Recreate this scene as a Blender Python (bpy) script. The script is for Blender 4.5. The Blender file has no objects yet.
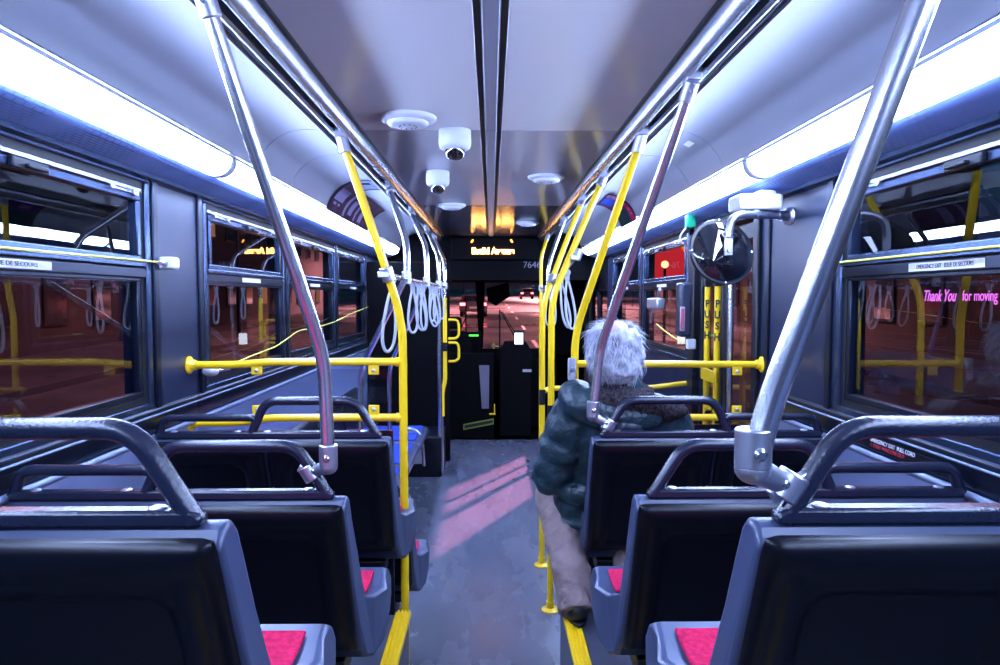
import bpy, math, random
from mathutils import Vector, Matrix, noise
R = random.Random(7)
sc = bpy.context.scene
C = sc.collection
PI = math.pi

# ------------------------------------------------------------------ mesh builder
class MB:
    def __init__(s): s.v = []; s.f = []
    def add(s, vs, fs):
        o = len(s.v); s.v += [Vector(p) for p in vs]; s.f += [tuple(i + o for i in f) for f in fs]; return s
    def box(s, a, b, rot=None, piv=None):
        x0, y0, z0 = a; x1, y1, z1 = b
        x0, x1 = min(x0, x1), max(x0, x1); y0, y1 = min(y0, y1), max(y0, y1); z0, z1 = min(z0, z1), max(z0, z1)
        vs = [Vector(p) for p in ((x0,y0,z0),(x1,y0,z0),(x1,y1,z0),(x0,y1,z0),(x0,y0,z1),(x1,y0,z1),(x1,y1,z1),(x0,y1,z1))]
        if rot is not None:
            c = Vector(piv) if piv is not None else (vs[0] + vs[6]) / 2
            vs = [c + rot @ (p - c) for p in vs]
        return s.add(vs, [(0,3,2,1),(4,5,6,7),(0,1,5,4),(1,2,6,5),(2,3,7,6),(3,0,4,7)])
    def prism(s, prof, axis, a, b, sh=None):
        # prof: closed 2D polygon in the two other axes (x:(y,z)  y:(x,z)  z:(x,y)); sh shifts the ends per profile point
        n = len(prof); vs = []
        for e, t in enumerate((a, b)):
            for (p, q) in prof:
                tt = t + (sh(e, p, q) if sh else 0)
                vs.append({'x': (tt, p, q), 'y': (p, tt, q), 'z': (p, q, tt)}[axis])
        ar = sum(prof[i][0]*prof[(i+1)%n][1]-prof[(i+1)%n][0]*prof[i][1] for i in range(n))
        flip = (ar > 0) == (axis == 'y')
        if b < a: flip = not flip
        f0 = tuple(range(n)); f1 = tuple(range(n, 2*n))
        sides = [(i, (i+1) % n, n + (i+1) % n, n + i) for i in range(n)]
        fs = [tuple(reversed(f0)), f1] + sides
        if flip: fs = [tuple(reversed(f)) for f in fs]
        return s.add(vs, fs)
    def ring_sweep(s, rings, cap=True, close=False):
        n = len(rings[0]); vs = [p for r in rings for p in r]; fs = []
        m = len(rings)
        for i in range(m - (0 if close else 1)):
            j = (i + 1) % m
            for k in range(n):
                fs.append((i*n+k, i*n+(k+1) % n, j*n+(k+1) % n, j*n+k))
        if cap and not close:
            fs.append(tuple(reversed(range(n)))); fs.append(tuple(range((m-1)*n, m*n)))
        return s.add(vs, fs)
    def tube(s, pts, r, seg=16, fil=0.0, steps=6, close=False):
        P = fillet([Vector(p) for p in pts], fil, steps, close) if fil else [Vector(p) for p in pts]
        m = len(P); T = []
        for i in range(m):
            if close: t = P[(i+1) % m] - P[i-1]
            else: t = P[min(i+1, m-1)] - P[max(i-1, 0)]
            T.append(t.normalized())
        u = T[0].orthogonal().normalized(); rings = []
        for i in range(m):
            if i:
                q = T[i-1].rotation_difference(T[i]); u = (q @ u).normalized()
            w = T[i].cross(u)
            rr = r
            if isinstance(r, (list, tuple)):
                q_ = i/(m-1)*(len(r)-1); k_ = min(int(q_), len(r)-2); rr = r[k_] + (r[k_+1]-r[k_])*(q_-k_)
            rings.append([P[i] + (u*math.cos(2*PI*k/seg) + w*math.sin(2*PI*k/seg))*rr for k in range(seg)])
        return s.ring_sweep(rings, True, close)
    def lathe(s, prof, c=(0,0,0), axis=(0,0,1), seg=32):
        ax = Vector(axis).normalized(); u = ax.orthogonal().normalized(); w = ax.cross(u); c = Vector(c)
        rings = [[c + ax*h + (u*math.cos(2*PI*k/seg) + w*math.sin(2*PI*k/seg))*max(r, 1e-4) for k in range(seg)] for (r, h) in prof]
        return s.ring_sweep(rings)
    def cyl(s, a, b, r, seg=16, r2=None):
        a = Vector(a); b = Vector(b)
        return s.lathe([(r, 0), (r if r2 is None else r2, (b-a).length)], a, b-a, seg)
    def ell(s, c, rx, ry, rz, seg=24, rings=14, rot=None):
        c = Vector(c); rr = []
        for i in range(rings+1):
            t = PI*i/rings; z = -math.cos(t); q = max(math.sin(t), .004); ring = []
            for k in range(seg):
                p = Vector((rx*q*math.cos(2*PI*k/seg), ry*q*math.sin(2*PI*k/seg), rz*z))
                ring.append(c + (rot @ p if rot is not None else p))
            rr.append(ring)
        return s.ring_sweep(rr)
    def cap(s, a, b, ra, rb, seg=16):      # tapered capsule
        a = Vector(a); b = Vector(b); d = (b-a).length; pr = []
        for i in range(6): t = PI/2*i/6; pr.append((ra*math.sin(t), -ra*math.cos(t)))
        pr.append((ra, 0)); pr.append((rb, d))
        for i in range(1, 7): t = PI/2*i/6; pr.append((rb*math.cos(t), d + rb*math.sin(t)))
        return s.lathe(pr, a, b-a, seg)
    def grid(s, nu, nv, fn, flip=False):
        vs = [fn(i/nu, j/nv) for j in range(nv+1) for i in range(nu+1)]; fs = []
        for j in range(nv):
            for i in range(nu):
                a = j*(nu+1)+i; q = (a, a+1, a+nu+2, a+nu+1); fs.append(tuple(reversed(q)) if flip else q)
        return s.add(vs, fs)

def fillet(P, rad, steps, close=False):
    out = []; n = len(P)
    for i, p in enumerate(P):
        if not close and i in (0, n-1): out.append(p); continue
        a, b = P[i-1], P[(i+1) % n]
        da, db = (a-p), (b-p); r = min(rad, da.length*.48, db.length*.48)
        s, e = p + da.normalized()*r, p + db.normalized()*r
        for k in range(steps+1):
            t = k/steps; out.append(s*(1-t)**2 + p*2*t*(1-t) + e*t*t)
    return out

WP = {}     # world position of each object's origin
def link(name, mb, m, parent=None, bevel=0, smooth=35, mods=None, bseg=2):
    me = bpy.data.meshes.new(name)
    off = WP[parent.name] if parent is not None else Vector((0,0,0))
    me.from_pydata([v - off for v in mb.v], [], mb.f); me.update()
    o = bpy.data.objects.new(name, me); C.objects.link(o)
    if parent is not None: o.parent = parent
    WP[o.name] = off.copy()
    for mm in (m if isinstance(m, (list, tuple)) else [m]): me.materials.append(mm)
    if bevel:
        b = o.modifiers.new('bevel', 'BEVEL'); b.width = bevel; b.segments = bseg; b.limit_method = 'ANGLE'; b.angle_limit = math.radians(38)
        b.harden_normals = False
    if smooth:
        me.polygons.foreach_set('use_smooth', [True]*len(me.polygons))
        try: me.set_sharp_from_angle(angle=math.radians(smooth))
        except Exception: pass
    return o

def tag(o, label=None, cat=None, group=None, kind=None):
    if label: o['label'] = label
    if cat: o['category'] = cat
    if group: o['group'] = group
    if kind: o['kind'] = kind
    return o
def thing(name, label, cat, loc, group=None):
    o = bpy.data.objects.new(name, None); C.objects.link(o); o.location = loc; o.empty_display_size = .05
    WP[o.name] = Vector(loc)
    return tag(o, label, cat, group)
def struct(name, mb, m, **k):
    return tag(link(name, mb, m, **k), kind='structure')
def sroot(name, loc):
    o = bpy.data.objects.new(name, None); C.objects.link(o); o.location = loc; WP[o.name] = Vector(loc); o['kind'] = 'structure'
    return o
def copy_tree(o, parent=None):
    c = o.copy(); C.objects.link(c)
    if parent is not None: c.parent = parent
    for ch in [q for q in C.objects if q.parent == o]: copy_tree(ch, c)
    return c
def dup(root, loc, label, group=None):
    c = copy_tree(root); c.location = loc; WP[c.name] = Vector(loc); c['label'] = label
    if group: c['group'] = group
    return c
FONT = None
def text(name, s, size, m, mtx, parent, ext=.0006, shear=0, sx=1.0, align='LEFT', spacing=1.0, line=1.0, bold=0):
    cu = bpy.data.curves.new(name, 'FONT'); cu.body = s; cu.size = size; cu.extrude = ext; cu.shear = shear
    cu.align_x = align; cu.align_y = 'CENTER'; cu.space_character = spacing; cu.space_line = line; cu.offset = bold
    cu.materials.append(m)
    tmp = bpy.data.objects.new('tmp', cu); C.objects.link(tmp)
    dg = bpy.context.evaluated_depsgraph_get(); me = bpy.data.meshes.new_from_object(tmp.evaluated_get(dg))
    bpy.data.objects.remove(tmp); bpy.data.curves.remove(cu); me.name = name
    o = bpy.data.objects.new(name, me); C.objects.link(o); o.parent = parent
    mm = mtx.copy(); mm.translation = mm.translation - WP[parent.name]
    o.matrix_local = mm @ Matrix.Diagonal((sx, 1, 1, 1))
    return o
def face_mtx(pos, right, up):
    r = Vector(right).normalized(); u = Vector(up).normalized(); n = r.cross(u)
    m = Matrix((r, u, n)).transposed().to_4x4(); m.translation = Vector(pos); return m

# ------------------------------------------------------------------ materials
def mat(name, col, rough=.5, metal=0, spec=.5, bump=0, bscale=80, var=0, vscale=8, coat=0, rvar=0, detail=4, vcol=None, bdist=.004):
    m = bpy.data.materials.new(name); m.use_nodes = True; nt = m.node_tree; N = nt.nodes; L = nt.links
    b = N['Principled BSDF']; b.inputs['Base Color'].default_value = (*col, 1); b.inputs['Roughness'].default_value = rough
    b.inputs['Metallic'].default_value = metal; b.inputs['Specular IOR Level'].default_value = spec; b.inputs['Coat Weight'].default_value = coat
    tc = N.new('ShaderNodeTexCoord')
    def nz(sc_, det=detail):
        n = N.new('ShaderNodeTexNoise'); n.inputs['Scale'].default_value = sc_; n.inputs['Detail'].default_value = det
        L.new(tc.outputs['Object'], n.inputs['Vector']); return n
    if var or vcol:
        n = nz(vscale); mx = N.new('ShaderNodeMix'); mx.data_type = 'RGBA'
        c2 = vcol if vcol else tuple(c*(1-var) for c in col)
        mx.inputs[6].default_value = (*c2, 1); mx.inputs[7].default_value = (*col, 1)
        mr = N.new('ShaderNodeMapRange'); mr.inputs[1].default_value = .35; mr.inputs[2].default_value = .65
        L.new(n.outputs['Fac'], mr.inputs[0]); L.new(mr.outputs[0], mx.inputs[0]); L.new(mx.outputs[2], b.inputs['Base Color'])
    if rvar:
        n = nz(vscale*.7); mr = N.new('ShaderNodeMapRange'); mr.inputs[1].default_value = .3; mr.inputs[2].default_value = .7
        mr.inputs[3].default_value = max(0, rough-rvar); mr.inputs[4].default_value = min(1, rough+rvar)
        L.new(n.outputs['Fac'], mr.inputs[0]); L.new(mr.outputs[0], b.inputs['Roughness'])
    if bump:
        n = nz(bscale, 3); bp = N.new('ShaderNodeBump'); bp.inputs['Strength'].default_value = bump; bp.inputs['Distance'].default_value = bdist
        L.new(n.outputs['Fac'], bp.inputs['Height']); L.new(bp.outputs[0], b.inputs['Normal'])
    return m
def emit(name, col, st):
    m = bpy.data.materials.new(name); m.use_nodes = True; nt = m.node_tree; nt.nodes.remove(nt.nodes['Principled BSDF'])
    e = nt.nodes.new('ShaderNodeEmission'); e.inputs[0].default_value = (*col, 1); e.inputs[1].default_value = st
    nt.links.new(e.outputs[0], nt.nodes['Material Output'].inputs[0]); return m
def glass(name, tint=(.8,.8,.85), base=.06, rough=0.0):
    m = bpy.data.materials.new(name); m.use_nodes = True; nt = m.node_tree; N = nt.nodes; L = nt.links; N.remove(N['Principled BSDF'])
    t = N.new('ShaderNodeBsdfTransparent'); t.inputs[0].default_value = (*tint, 1)
    g = N.new('ShaderNodeBsdfGlossy'); g.inputs['Roughness'].default_value = rough; g.inputs[0].default_value = (.95,.97,1,1)
    fr = N.new('ShaderNodeFresnel'); fr.inputs[0].default_value = 1.5
    ml = N.new('ShaderNodeMath'); ml.operation = 'ADD'; ml.use_clamp = True; ml.inputs[1].default_value = base
    mx = N.new('ShaderNodeMixShader'); L.new(fr.outputs[0], ml.inputs[0])
    ge = N.new('ShaderNodeNewGeometry'); inv = N.new('ShaderNodeMath'); inv.operation = 'SUBTRACT'; inv.inputs[0].default_value = 1; L.new(ge.outputs['Backfacing'], inv.inputs[1])
    mu = N.new('ShaderNodeMath'); mu.operation = 'MULTIPLY'; L.new(ml.outputs[0], mu.inputs[0]); L.new(inv.outputs[0], mu.inputs[1]); L.new(mu.outputs[0], mx.inputs[0])
    L.new(t.outputs[0], mx.inputs[1]); L.new(g.outputs[0], mx.inputs[2]); L.new(mx.outputs[0], N['Material Output'].inputs[0]); return m

LC = (.43, .565, 1.0)
M_tube = emit('lamp_diffuser', LC, 92)
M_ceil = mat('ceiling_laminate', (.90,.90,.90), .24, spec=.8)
M_cove = mat('cove_panel', (.265,.285,.345), .4, spec=.5)
M_alu = mat('aluminium', (.58,.62,.72), .26, 1)
M_steel = mat('brushed_steel', (.88,.89,.94), .26, 1, bump=.05, bscale=300)
M_cond = mat('conduit_dull_metal', (.22,.27,.38), .45, .8)
M_cast = mat('cast_fitting', (.58,.60,.68), .38, 1)
M_yel = mat('yellow_powder_coat', (.92,.60,.010), .3, spec=.6, bump=.05, bscale=250)
M_blk = mat('black_rubber', (.005,.0055,.009), .5, spec=.3)
M_frame = mat('window_frame_anodised', (.012,.018,.036), .28, .6)
M_frame2 = mat('window_frame_bright', (.055,.085,.16), .25, .8)
M_wall = mat('wall_laminate', (.011,.019,.048), .34, spec=.45, rvar=.06, vscale=3)
M_wall2 = mat('lower_wall_panel', (.17,.22,.36), .5)
M_shell = mat('seat_shell_grey_plastic', (.044,.058,.112), .34, spec=.5, bump=.05, bscale=300)
M_back = mat('seat_back_black_plastic', (.0025,.003,.006), .33, spec=.22, bump=.06, bscale=240)
M_rail = mat('seat_rail_hammered', (.009,.012,.028), .27, 0, spec=.5, bump=.22, bscale=170)
M_red = mat('red_seat_fabric', (.62,.018,.085), .9, spec=.1, bump=.6, bscale=420, var=.35, vscale=90)
M_blue = mat('blue_seat_fabric', (.02,.05,.38), .85, spec=.2, bump=.4, bscale=300)
M_white = mat('white_plastic', (.75,.78,.84), .35)
M_grey = mat('grey_plastic', (.33,.35,.42), .4)
M_dark = mat('dark_plastic', (.006,.007,.012), .35, spec=.35)
M_dark2 = mat('front_dark_trim', (.0022,.0022,.003), .8, spec=.08)
M_label = mat('white_label', (.8,.8,.85), .5)
M_ink = mat('black_ink', (.008,.008,.01), .6)
M_pink = mat('pink_vinyl_lettering', (.95,.12,.45), .5)
M_glass = glass('window_glass', (.86,.84,.88), .03)
M_acryl = glass('acrylic_panel', (.86,.86,.9), .0)
M_wind = glass('windshield_glass', (.9,.88,.9), .0)
M_cord = mat('yellow_cord', (.75,.72,.10), .5)
M_strap = mat('grey_strap', (.42,.44,.50), .45)
M_dome = mat('smoked_dome', (.004,.004,.006), .04, spec=.9, coat=1)

def floor_mat():
    m = mat('speckled_floor', (.115,.125,.165), .33, spec=.5); nt = m.node_tree; N = nt.nodes; L = nt.links; b = N['Principled BSDF']
    tc = N.new('ShaderNodeTexCoord')
    n1 = N.new('ShaderNodeTexNoise'); n1.inputs['Scale'].default_value = 1.7; n1.inputs['Detail'].default_value = 6; n1.inputs['Roughness'].default_value = .6
    n2 = N.new('ShaderNodeTexNoise'); n2.inputs['Scale'].default_value = 160; n2.inputs['Detail'].default_value = 2
    mp = N.new('ShaderNodeMapping'); mp.inputs['Scale'].default_value = (2.2, .8, 1)
    L.new(tc.outputs['Object'], mp.inputs[0]); L.new(mp.outputs[0], n1.inputs[0]); L.new(tc.outputs['Object'], n2.inputs[0])
    mr = N.new('ShaderNodeMapRange'); mr.inputs[1].default_value = .25; mr.inputs[2].default_value = .75; L.new(n1.outputs[0], mr.inputs[0])
    mx = N.new('ShaderNodeMix'); mx.data_type = 'RGBA'; mx.inputs[6].default_value = (.080,.090,.130,1); mx.inputs[7].default_value = (.092,.104,.146,1)
    L.new(mr.outputs[0], mx.inputs[0])
    mr2 = N.new('ShaderNodeMapRange'); mr2.inputs[1].default_value = .55; mr2.inputs[2].default_value = .75; mr2.inputs[4].default_value = .5; L.new(n2.outputs[0], mr2.inputs[0])
    mx2 = N.new('ShaderNodeMix'); mx2.data_type = 'RGBA'; mx2.inputs[7].default_value = (.16,.18,.24,1)
    L.new(mr2.outputs[0], mx2.inputs[0]); L.new(mx.outputs[2], mx2.inputs[6]); L.new(mx2.outputs[2], b.inputs['Base Color'])
    mr3 = N.new('ShaderNodeMapRange'); mr3.inputs[1].default_value = .25; mr3.inputs[2].default_value = .75; mr3.inputs[3].default_value = .18; mr3.inputs[4].default_value = .36
    L.new(n1.outputs[0], mr3.inputs[0]); L.new(mr3.outputs[0], b.inputs['Roughness'])
    bp = N.new('ShaderNodeBump'); bp.inputs['Strength'].default_value = .12; bp.inputs['Distance'].default_value = .002
    L.new(n2.outputs[0], bp.inputs['Height']); L.new(bp.outputs[0], b.inputs['Normal'])
    return m
M_floor = floor_mat()
M_plat = mat('platform_covering', (.045,.05,.075), .5, bump=.2, bscale=160)
def soffit_mat():
    m = mat('perforated_soffit', (.19,.29,.62), .5); nt = m.node_tree; N = nt.nodes; L = nt.links; b = N['Principled BSDF']
    tc = N.new('ShaderNodeTexCoord'); mp = N.new('ShaderNodeMapping'); mp.inputs['Scale'].default_value = (1,1,1)
    L.new(tc.outputs['Object'], mp.inputs[0])
    w = N.new('ShaderNodeTexBrick'); w.inputs['Scale'].default_value = 16; w.inputs['Mortar Size'].default_value = .035; w.offset = .5
    mp.inputs['Rotation'].default_value = (0, 0, PI/2)
    w.inputs['Brick Width'].default_value = .55; w.inputs['Row Height'].default_value = .22
    w.inputs['Color1'].default_value = (.19,.29,.62,1); w.inputs['Color2'].default_value = (.19,.29,.62,1); w.inputs['Mortar'].default_value = (.07,.11,.27,1)
    n = N.new('ShaderNodeTexNoise'); n.inputs['Scale'].default_value = 3
    L.new(tc.outputs['Object'], n.inputs[0])
    mr = N.new('ShaderNodeMapRange'); mr.inputs[1].default_value = .45; mr.inputs[2].default_value = .6; L.new(n.outputs[0], mr.inputs[0])
    mx = N.new('ShaderNodeMix'); mx.data_type = 'RGBA'; mx.inputs[6].default_value = (.19,.29,.62,1)
    L.new(mp.outputs[0], w.inputs[0]); L.new(mr.outputs[0], mx.inputs[0]); L.new(w.outputs[0], mx.inputs[7]); L.new(mx.outputs[2], b.inputs['Base Color'])
    return m
M_soff = soffit_mat()

# ------------------------------------------------------------------ shell of the bus  (x right, y towards the driver, z up; low floor z=0)
W = 1.22; Y0, Y1 = -1.3, 9.0; FEND = 7.62
struct('floor', MB().box((-W,Y0,-.06), (W,FEND,0)), M_floor)
fl = MB(); fl.box((-W,FEND,-.06), (W,Y1,-.02)); struct('floor_front', fl, M_dark2)
# raised platforms under the seats
pl = MB().box((-W,Y0,0), (-.318,2.575,.378)).box((-W,Y0,.378), (-.318,1.42,.568)); struct('platform', pl, M_plat, bevel=.004)
pr = MB().box((.283,Y0,0), (W,2.72,.378)).box((.283,Y0,.378), (W,1.42,.568)); struct('platform', pr, M_plat, bevel=.004)
for i, (xa, xb, ye, z, y0) in enumerate(((-.370,-.312,2.59,.378,1.425), (.277,.335,2.735,.378,1.425), (-.370,-.312,1.435,.568,Y0), (.277,.335,1.435,.568,Y0))):
    t = MB().box((xa,y0,z), (xb,ye,z+.004))
    for k in range(4):
        x = xa + .008 + k*.0135; t.box((x,y0,z+.004), (x+.0065,ye,z+.011))
    lip = xb - .004 if xa < 0 else xa
    t.box((lip,y0,z-.012), (lip+.004,ye,z+.002))
    struct('trim_%d' % (i+1), t, M_yel)

WIN_L = [(.05,2.435), (2.93,4.02), (4.12,5.33), (5.43,6.62)]
WIN_R = [(.05,2.36), (4.22,5.44), (5.56,6.78)]
ZB, ZT, ZM = 1.215, 2.015, 1.70
DOOR = (3.06, 4.12)
def wall(name, s, wins, gaps):
    b = MB(); xi, xo = s*W, s*(W+.09)
    cuts = sorted(wins + gaps)
    y = Y0
    for (a, c) in cuts:
        b.box((xi,y,0), (xo,a,2.32)); y = c
    b.box((xi,y,0), (xo,Y1,2.32))
    for (a, c) in wins:
        b.box((xi,a,0), (xo,c,ZB)); b.box((xi,a,ZT), (xo,c,2.32))
    for (a, c) in gaps:
        b.box((xi,a,2.03), (xo,c,2.32))
    return struct(name, b, M_wall)
wall('wall_left', -1, WIN_L, [(7.75,8.7)])
wall('wall_right', 1, WIN_R, [DOOR, (7.1,8.5)])
struct('wall_rear', MB().box((-W-.09,Y0-.06,0), (W+.09,Y0,2.4)), M_wall)
# roof and ceiling
struct('roof', MB().box((-W-.09,Y0,2.36), (W+.09,Y1,2.40)), M_blk)
def ceilpanel(y0, y1, m, n):
    b = MB()
    for s in (-1, 1): b.box((s*.043,y0,2.28), (s*.55,y1,2.30))
    return struct(n, b, m, bevel=.002)
ceilpanel(Y0, 2.80, M_ceil, 'ceiling'); ceilpanel(2.806, 5.05, mat('ceiling_laminate_dimmed', (.52,.50,.56), .18, spec=.8), 'ceiling');  # ceiling's fading light towards the front put into a darker panel colour
M_ceil2 = mat('ceiling_laminate_dimmed_front', (.09,.085,.11), .15, spec=.8)  # darker front panel, with the dim light there put into its colour
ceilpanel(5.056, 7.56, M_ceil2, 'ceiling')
b = MB().box((-.055,Y0,2.296), (.055,7.56,2.31)); struct('trim_5', b, M_blk)
b = MB(); b.prism([(-.026,2.300),(-.024,2.286),(-.020,2.282),(.020,2.282),(.024,2.286),(.026,2.300)], 'y', Y0, 2.80)
b.prism([(-.026,2.300),(-.024,2.286),(-.020,2.282),(.020,2.282),(.024,2.286),(.026,2.300)], 'y', 2.806, 7.56); struct('trim_6', b, M_cove)
# grab-rail tracks (dark groove between bright lips)
for s in (-1, 1):
    b = MB(); b.prism([(s*.525,2.290),(s*.525,2.262),(s*.533,2.235),(s*.545,2.222),(s*.562,2.222),(s*.566,2.24),(s*.566,2.30)], 'y', Y0, 7.5)
    b.prism([(s*.600,2.30),(s*.600,2.238),(s*.606,2.230),(s*.618,2.236),(s*.622,2.30)], 'y', Y0, 7.5)
    b.prism([(s*.640,2.32),(s*.640,2.262),(s*.650,2.262),(s*.668,2.290),(s*.668,2.32)], 'y', Y0, 7.5)
    struct('trim_%d' % (8 if s > 0 else 7), b, M_alu, bevel=.002)
    struct('trim_%d' % (10 if s > 0 else 9), MB().box((s*.55,Y0,2.262), (s*.652,7.5,2.31)), M_blk)
    struct('trim_%d' % (12 if s > 0 else 11), MB().box((s*.517,Y0,2.268), (s*.525,7.5,2.284)), M_blk)
COVE = [(.668,2.304),(.70,2.308),(.75,2.311),(.80,2.310),(.85,2.302),(.90,2.278),(.94,2.245),(.97,2.205),(.988,2.165),(.995,2.135)]
def cove(s, y0, y1, n):
    prof = [(s*x, z) for x, z in COVE] + [(s*(x+.012), z+.012) for x, z in reversed(COVE)]
    struct(n, MB().prism(prof, 'y', y0, y1), M_cove)
    # seam bead along the panel
    struct('trim_20', MB().prism([(s*.700,2.300),(s*.704,2.294),(s*.712,2.296),(s*.714,2.306)], 'y', y0, y1), M_cove)
for s in (-1, 1):
    for y0, y1 in ((Y0, 2.92), (2.926, 3.42), (3.426, 5.05), (5.056, 7.5)):
        cove(s, y0, y1, 'ceiling_cove')
    b = MB(); b.prism([(s*1.066,2.075),(s*1.10,2.050),(s*1.235,2.028),(s*1.235,2.045),(s*1.10,2.07),(s*1.066,2.09)], 'y', Y0, 7.5)
    struct('soffit', b, M_soff)
    struct('trim_21', MB().prism([(s*1.19,2.036),(s*1.19,2.020),(s*1.235,2.008),(s*1.235,2.04)], 'y', Y0, 7.5), M_frame2)

# light fixtures
def fixture(s, y0, y1, label):
    t = thing('ceiling_light', label, 'light', (s*1.03,(y0+y1)/2,2.10), 'strip lights along the window soffits')
    pf = []
    A, B = Vector((.996,2.145)), Vector((1.074,2.070))
    for k in range(13):
        u = k/12; p = A.lerp(B, u); n = Vector((-.72,-.69)); d = .029*math.sin(PI*u)**.7
        pf.append((s*(p.x + n.x*d), p.y + n.y*d))
    pf += [(s*1.09,2.09), (s*1.01,2.165)]
    link('diffuser', MB().prism(pf, 'y', y0+.018, y1-.018), M_tube, t)
    for a, c in ((y0, y0+.018), (y1-.018, y1)):
        link('end_cap', MB().prism([(x + (.002*-s), z-.002) for x, z in pf], 'y', a, c), M_white, t, bevel=.003)
    link('housing', MB().prism([(s*1.006,2.17),(s*1.094,2.094),(s*1.12,2.12),(s*1.03,2.20)], 'y', y0, y1), M_white, t)
    link('bead', MB().tube([(s*.992,y0,2.151),(s*.992,y1,2.151)], .004, 8), M_alu, t)
for s, nm in ((-1, 'left'), (1, 'right')):
    for y0, y1, w in ((-1.15,.76,'rear most'), (.78,2.67,'the nearest one, over the big window'), (2.69,4.55,'second from the rear'), (4.57,6.25,'third from the rear'), (6.27,7.4,'shortest and farthest forward')):
        if w == 'rear most': lab = 'long glowing strip light over the rear bench on the %s, out of frame' % nm
        else: lab = 'glowing white strip light, %s side, %s' % (nm, w)
        fixture(s, y0, y1, lab)

# ------------------------------------------------------------------ windows
wn = [0]
def window(s, y0, y1, latch=True, big=False):
    wn[0] += 1; x = s*W
    r = sroot('window_%d' % wn[0], (x, (y0+y1)/2, ZB))
    def rect(ya, yb, za, zb, w, xa, xb):
        b = MB(); b.box((xa,ya,za), (xb,yb,za+w)); b.box((xa,ya,zb-w), (xb,yb,zb)); b.box((xa,ya,za+w), (xb,ya+w,zb-w)); b.box((xa,yb-w,za+w), (xb,yb,zb-w)); return b
    link('outer_frame', rect(y0-.02, y1+.02, ZB-.02, ZT+.02, .03, x-s*.006, x+s*.03), M_frame2, r, bevel=.004)
    link('rubber_seal', rect(y0+.01, y1-.01, ZB+.01, ZT-.01, .024, x+s*.004, x+s*.035), M_blk, r)
    link('lower_sash', rect(y0+.034, y1-.034, ZB+.034, ZM-.02, .022, x+s*.006, x+s*.04), M_frame, r, bevel=.003)
    link('hopper_sash', rect(y0+.040, y1-.040, ZM+.02, ZT-.055, .026, x-s*.004, x+s*.035), M_frame2, r, bevel=.004)
    link('drip_rail', MB().box((x-s*.004,y0+.03,ZT-.050), (x+s*.03,y1-.03,ZT-.036)), M_alu, r, bevel=.002)
    tr = MB(); tr.box((x-s*.010,y0+.01,ZM+.008), (x+s*.03,y1-.01,ZM+.024)); link('transom_lip', tr, M_frame2, r, bevel=.003)
    link('transom', MB().box((x-s*.006,y0+.01,ZM-.030), (x+s*.03,y1-.01,ZM+.006)), M_frame, r, bevel=.004)
    link('glass_lower', MB().box((x+s*.020,y0+.05,ZB+.05), (x+s*.025,y1-.05,ZM-.03)), M_glass, r)
    link('glass_upper', MB().box((x+s*.012,y0+.06,ZM+.04), (x+s*.017,y1-.06,ZT-.075)), M_glass, r)
    # scissor stays and latch of the tipping pane
    for yy in (y1-.16, y0+.16):
        if yy-.0 > y0 and yy < y1:
            b = MB().box((x-s*.012,yy-.07,ZT-.062), (x-s*.004,yy+.07,ZT-.054)); b.box((x-s*.018,yy+.055,ZT-.068), (x-s*.004,yy+.085,ZT-.048)); b.box((x-s*.016,yy-.08,ZT-.066), (x-s*.004,yy-.06,ZT-.050))
            link('stay', b, M_alu, r, bevel=.001)
    yc = y1 - .62 if big else (y0+y1)/2
    b = MB().box((x-s*.020,yc-.07,ZT-.085), (x-s*.004,yc+.07,ZT-.055)); b.box((x-s*.034,yc-.03,ZT-.080), (x-s*.018,yc+.05,ZT-.068)); link('latch', b, M_dark, r, bevel=.004)
    if not big:
        lb = MB().box((x-s*.0075,yc-.13,ZM-.022), (x-s*.0055,yc+.13,ZM-.002)); link('notice', lb, M_label, r)
    return r
wl = [window(-1, *w, big=(i == 0)) for i, w in enumerate(WIN_L)]
wr = [window(1, *w, big=(i == 0)) for i, w in enumerate(WIN_R)]
# printed strip on the transoms of the two big windows
for s, r, ya, yb in ((-1, wl[0], 1.42, 1.90), (1, wr[0], 1.66, 1.965)):
    x = s*(W-.0065); lb = link('notice', MB().box((x,ya,ZM-.024), (x-s*.0015,yb,ZM-.001)), M_label, r)
    right = (0, 1, 0) if s < 0 else (0, -1, 0)
    p = (x-s*.002, (ya+yb)/2, ZM-.0125)
    text('lettering', 'EMERGENCY EXIT   ISSUE DE SECOURS', .0165, M_ink, face_mtx(p, right, (0,0,1)), r, .0003, sx=(yb-ya)/.36*.95, align='CENTER')
# pink sticker on the right pane
text('lettering', 'Thank You', .044, M_pink, face_mtx((W+.018,1.935,1.605), (0,-1,0), (0,0,1)), wr[0], .0004, shear=.35, sx=.70, bold=.0006)
text('lettering', 'for moving back', .040, M_pink, face_mtx((W+.018,1.772,1.605), (0,-1,0), (0,0,1)), wr[0], .0004, sx=.71)

# ledges below the windows, with the metal conduit and printed instructions
for s, wins, nm in ((-1, WIN_L, 0), (1, WIN_R, 1)):
    ends = (Y0, 7.4) if s < 0 else (Y0, DOOR[0]-.06)
    x = s*W
    b = MB(); b.prism([(x,1.205),(x-s*.016,1.198),(x-s*.020,1.165),(x-s*.012,1.120),(x,1.118)], 'y', *ends); struct('trim_%d' % (13+nm), b, M_frame, bevel=.003)
    b = MB().tube([(x-s*.022,ends[0],1.105),(x-s*.022,ends[1],1.105)], .011, 12); b.tube([(x-s*.020,ends[0],1.180),(x-s*.020,ends[1],1.180)], .004, 8); struct('trim_%d' % (15+nm), b, M_cond)
    struct('trim_%d' % (17+nm), MB().prism([(x,1.09),(x-s*.006,1.09),(x-s*.012,.40),(x,.40)], 'y', *ends), M_wall2)
M_txt = mat('sign_red_ink', (.55,.03,.05), .5)
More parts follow.
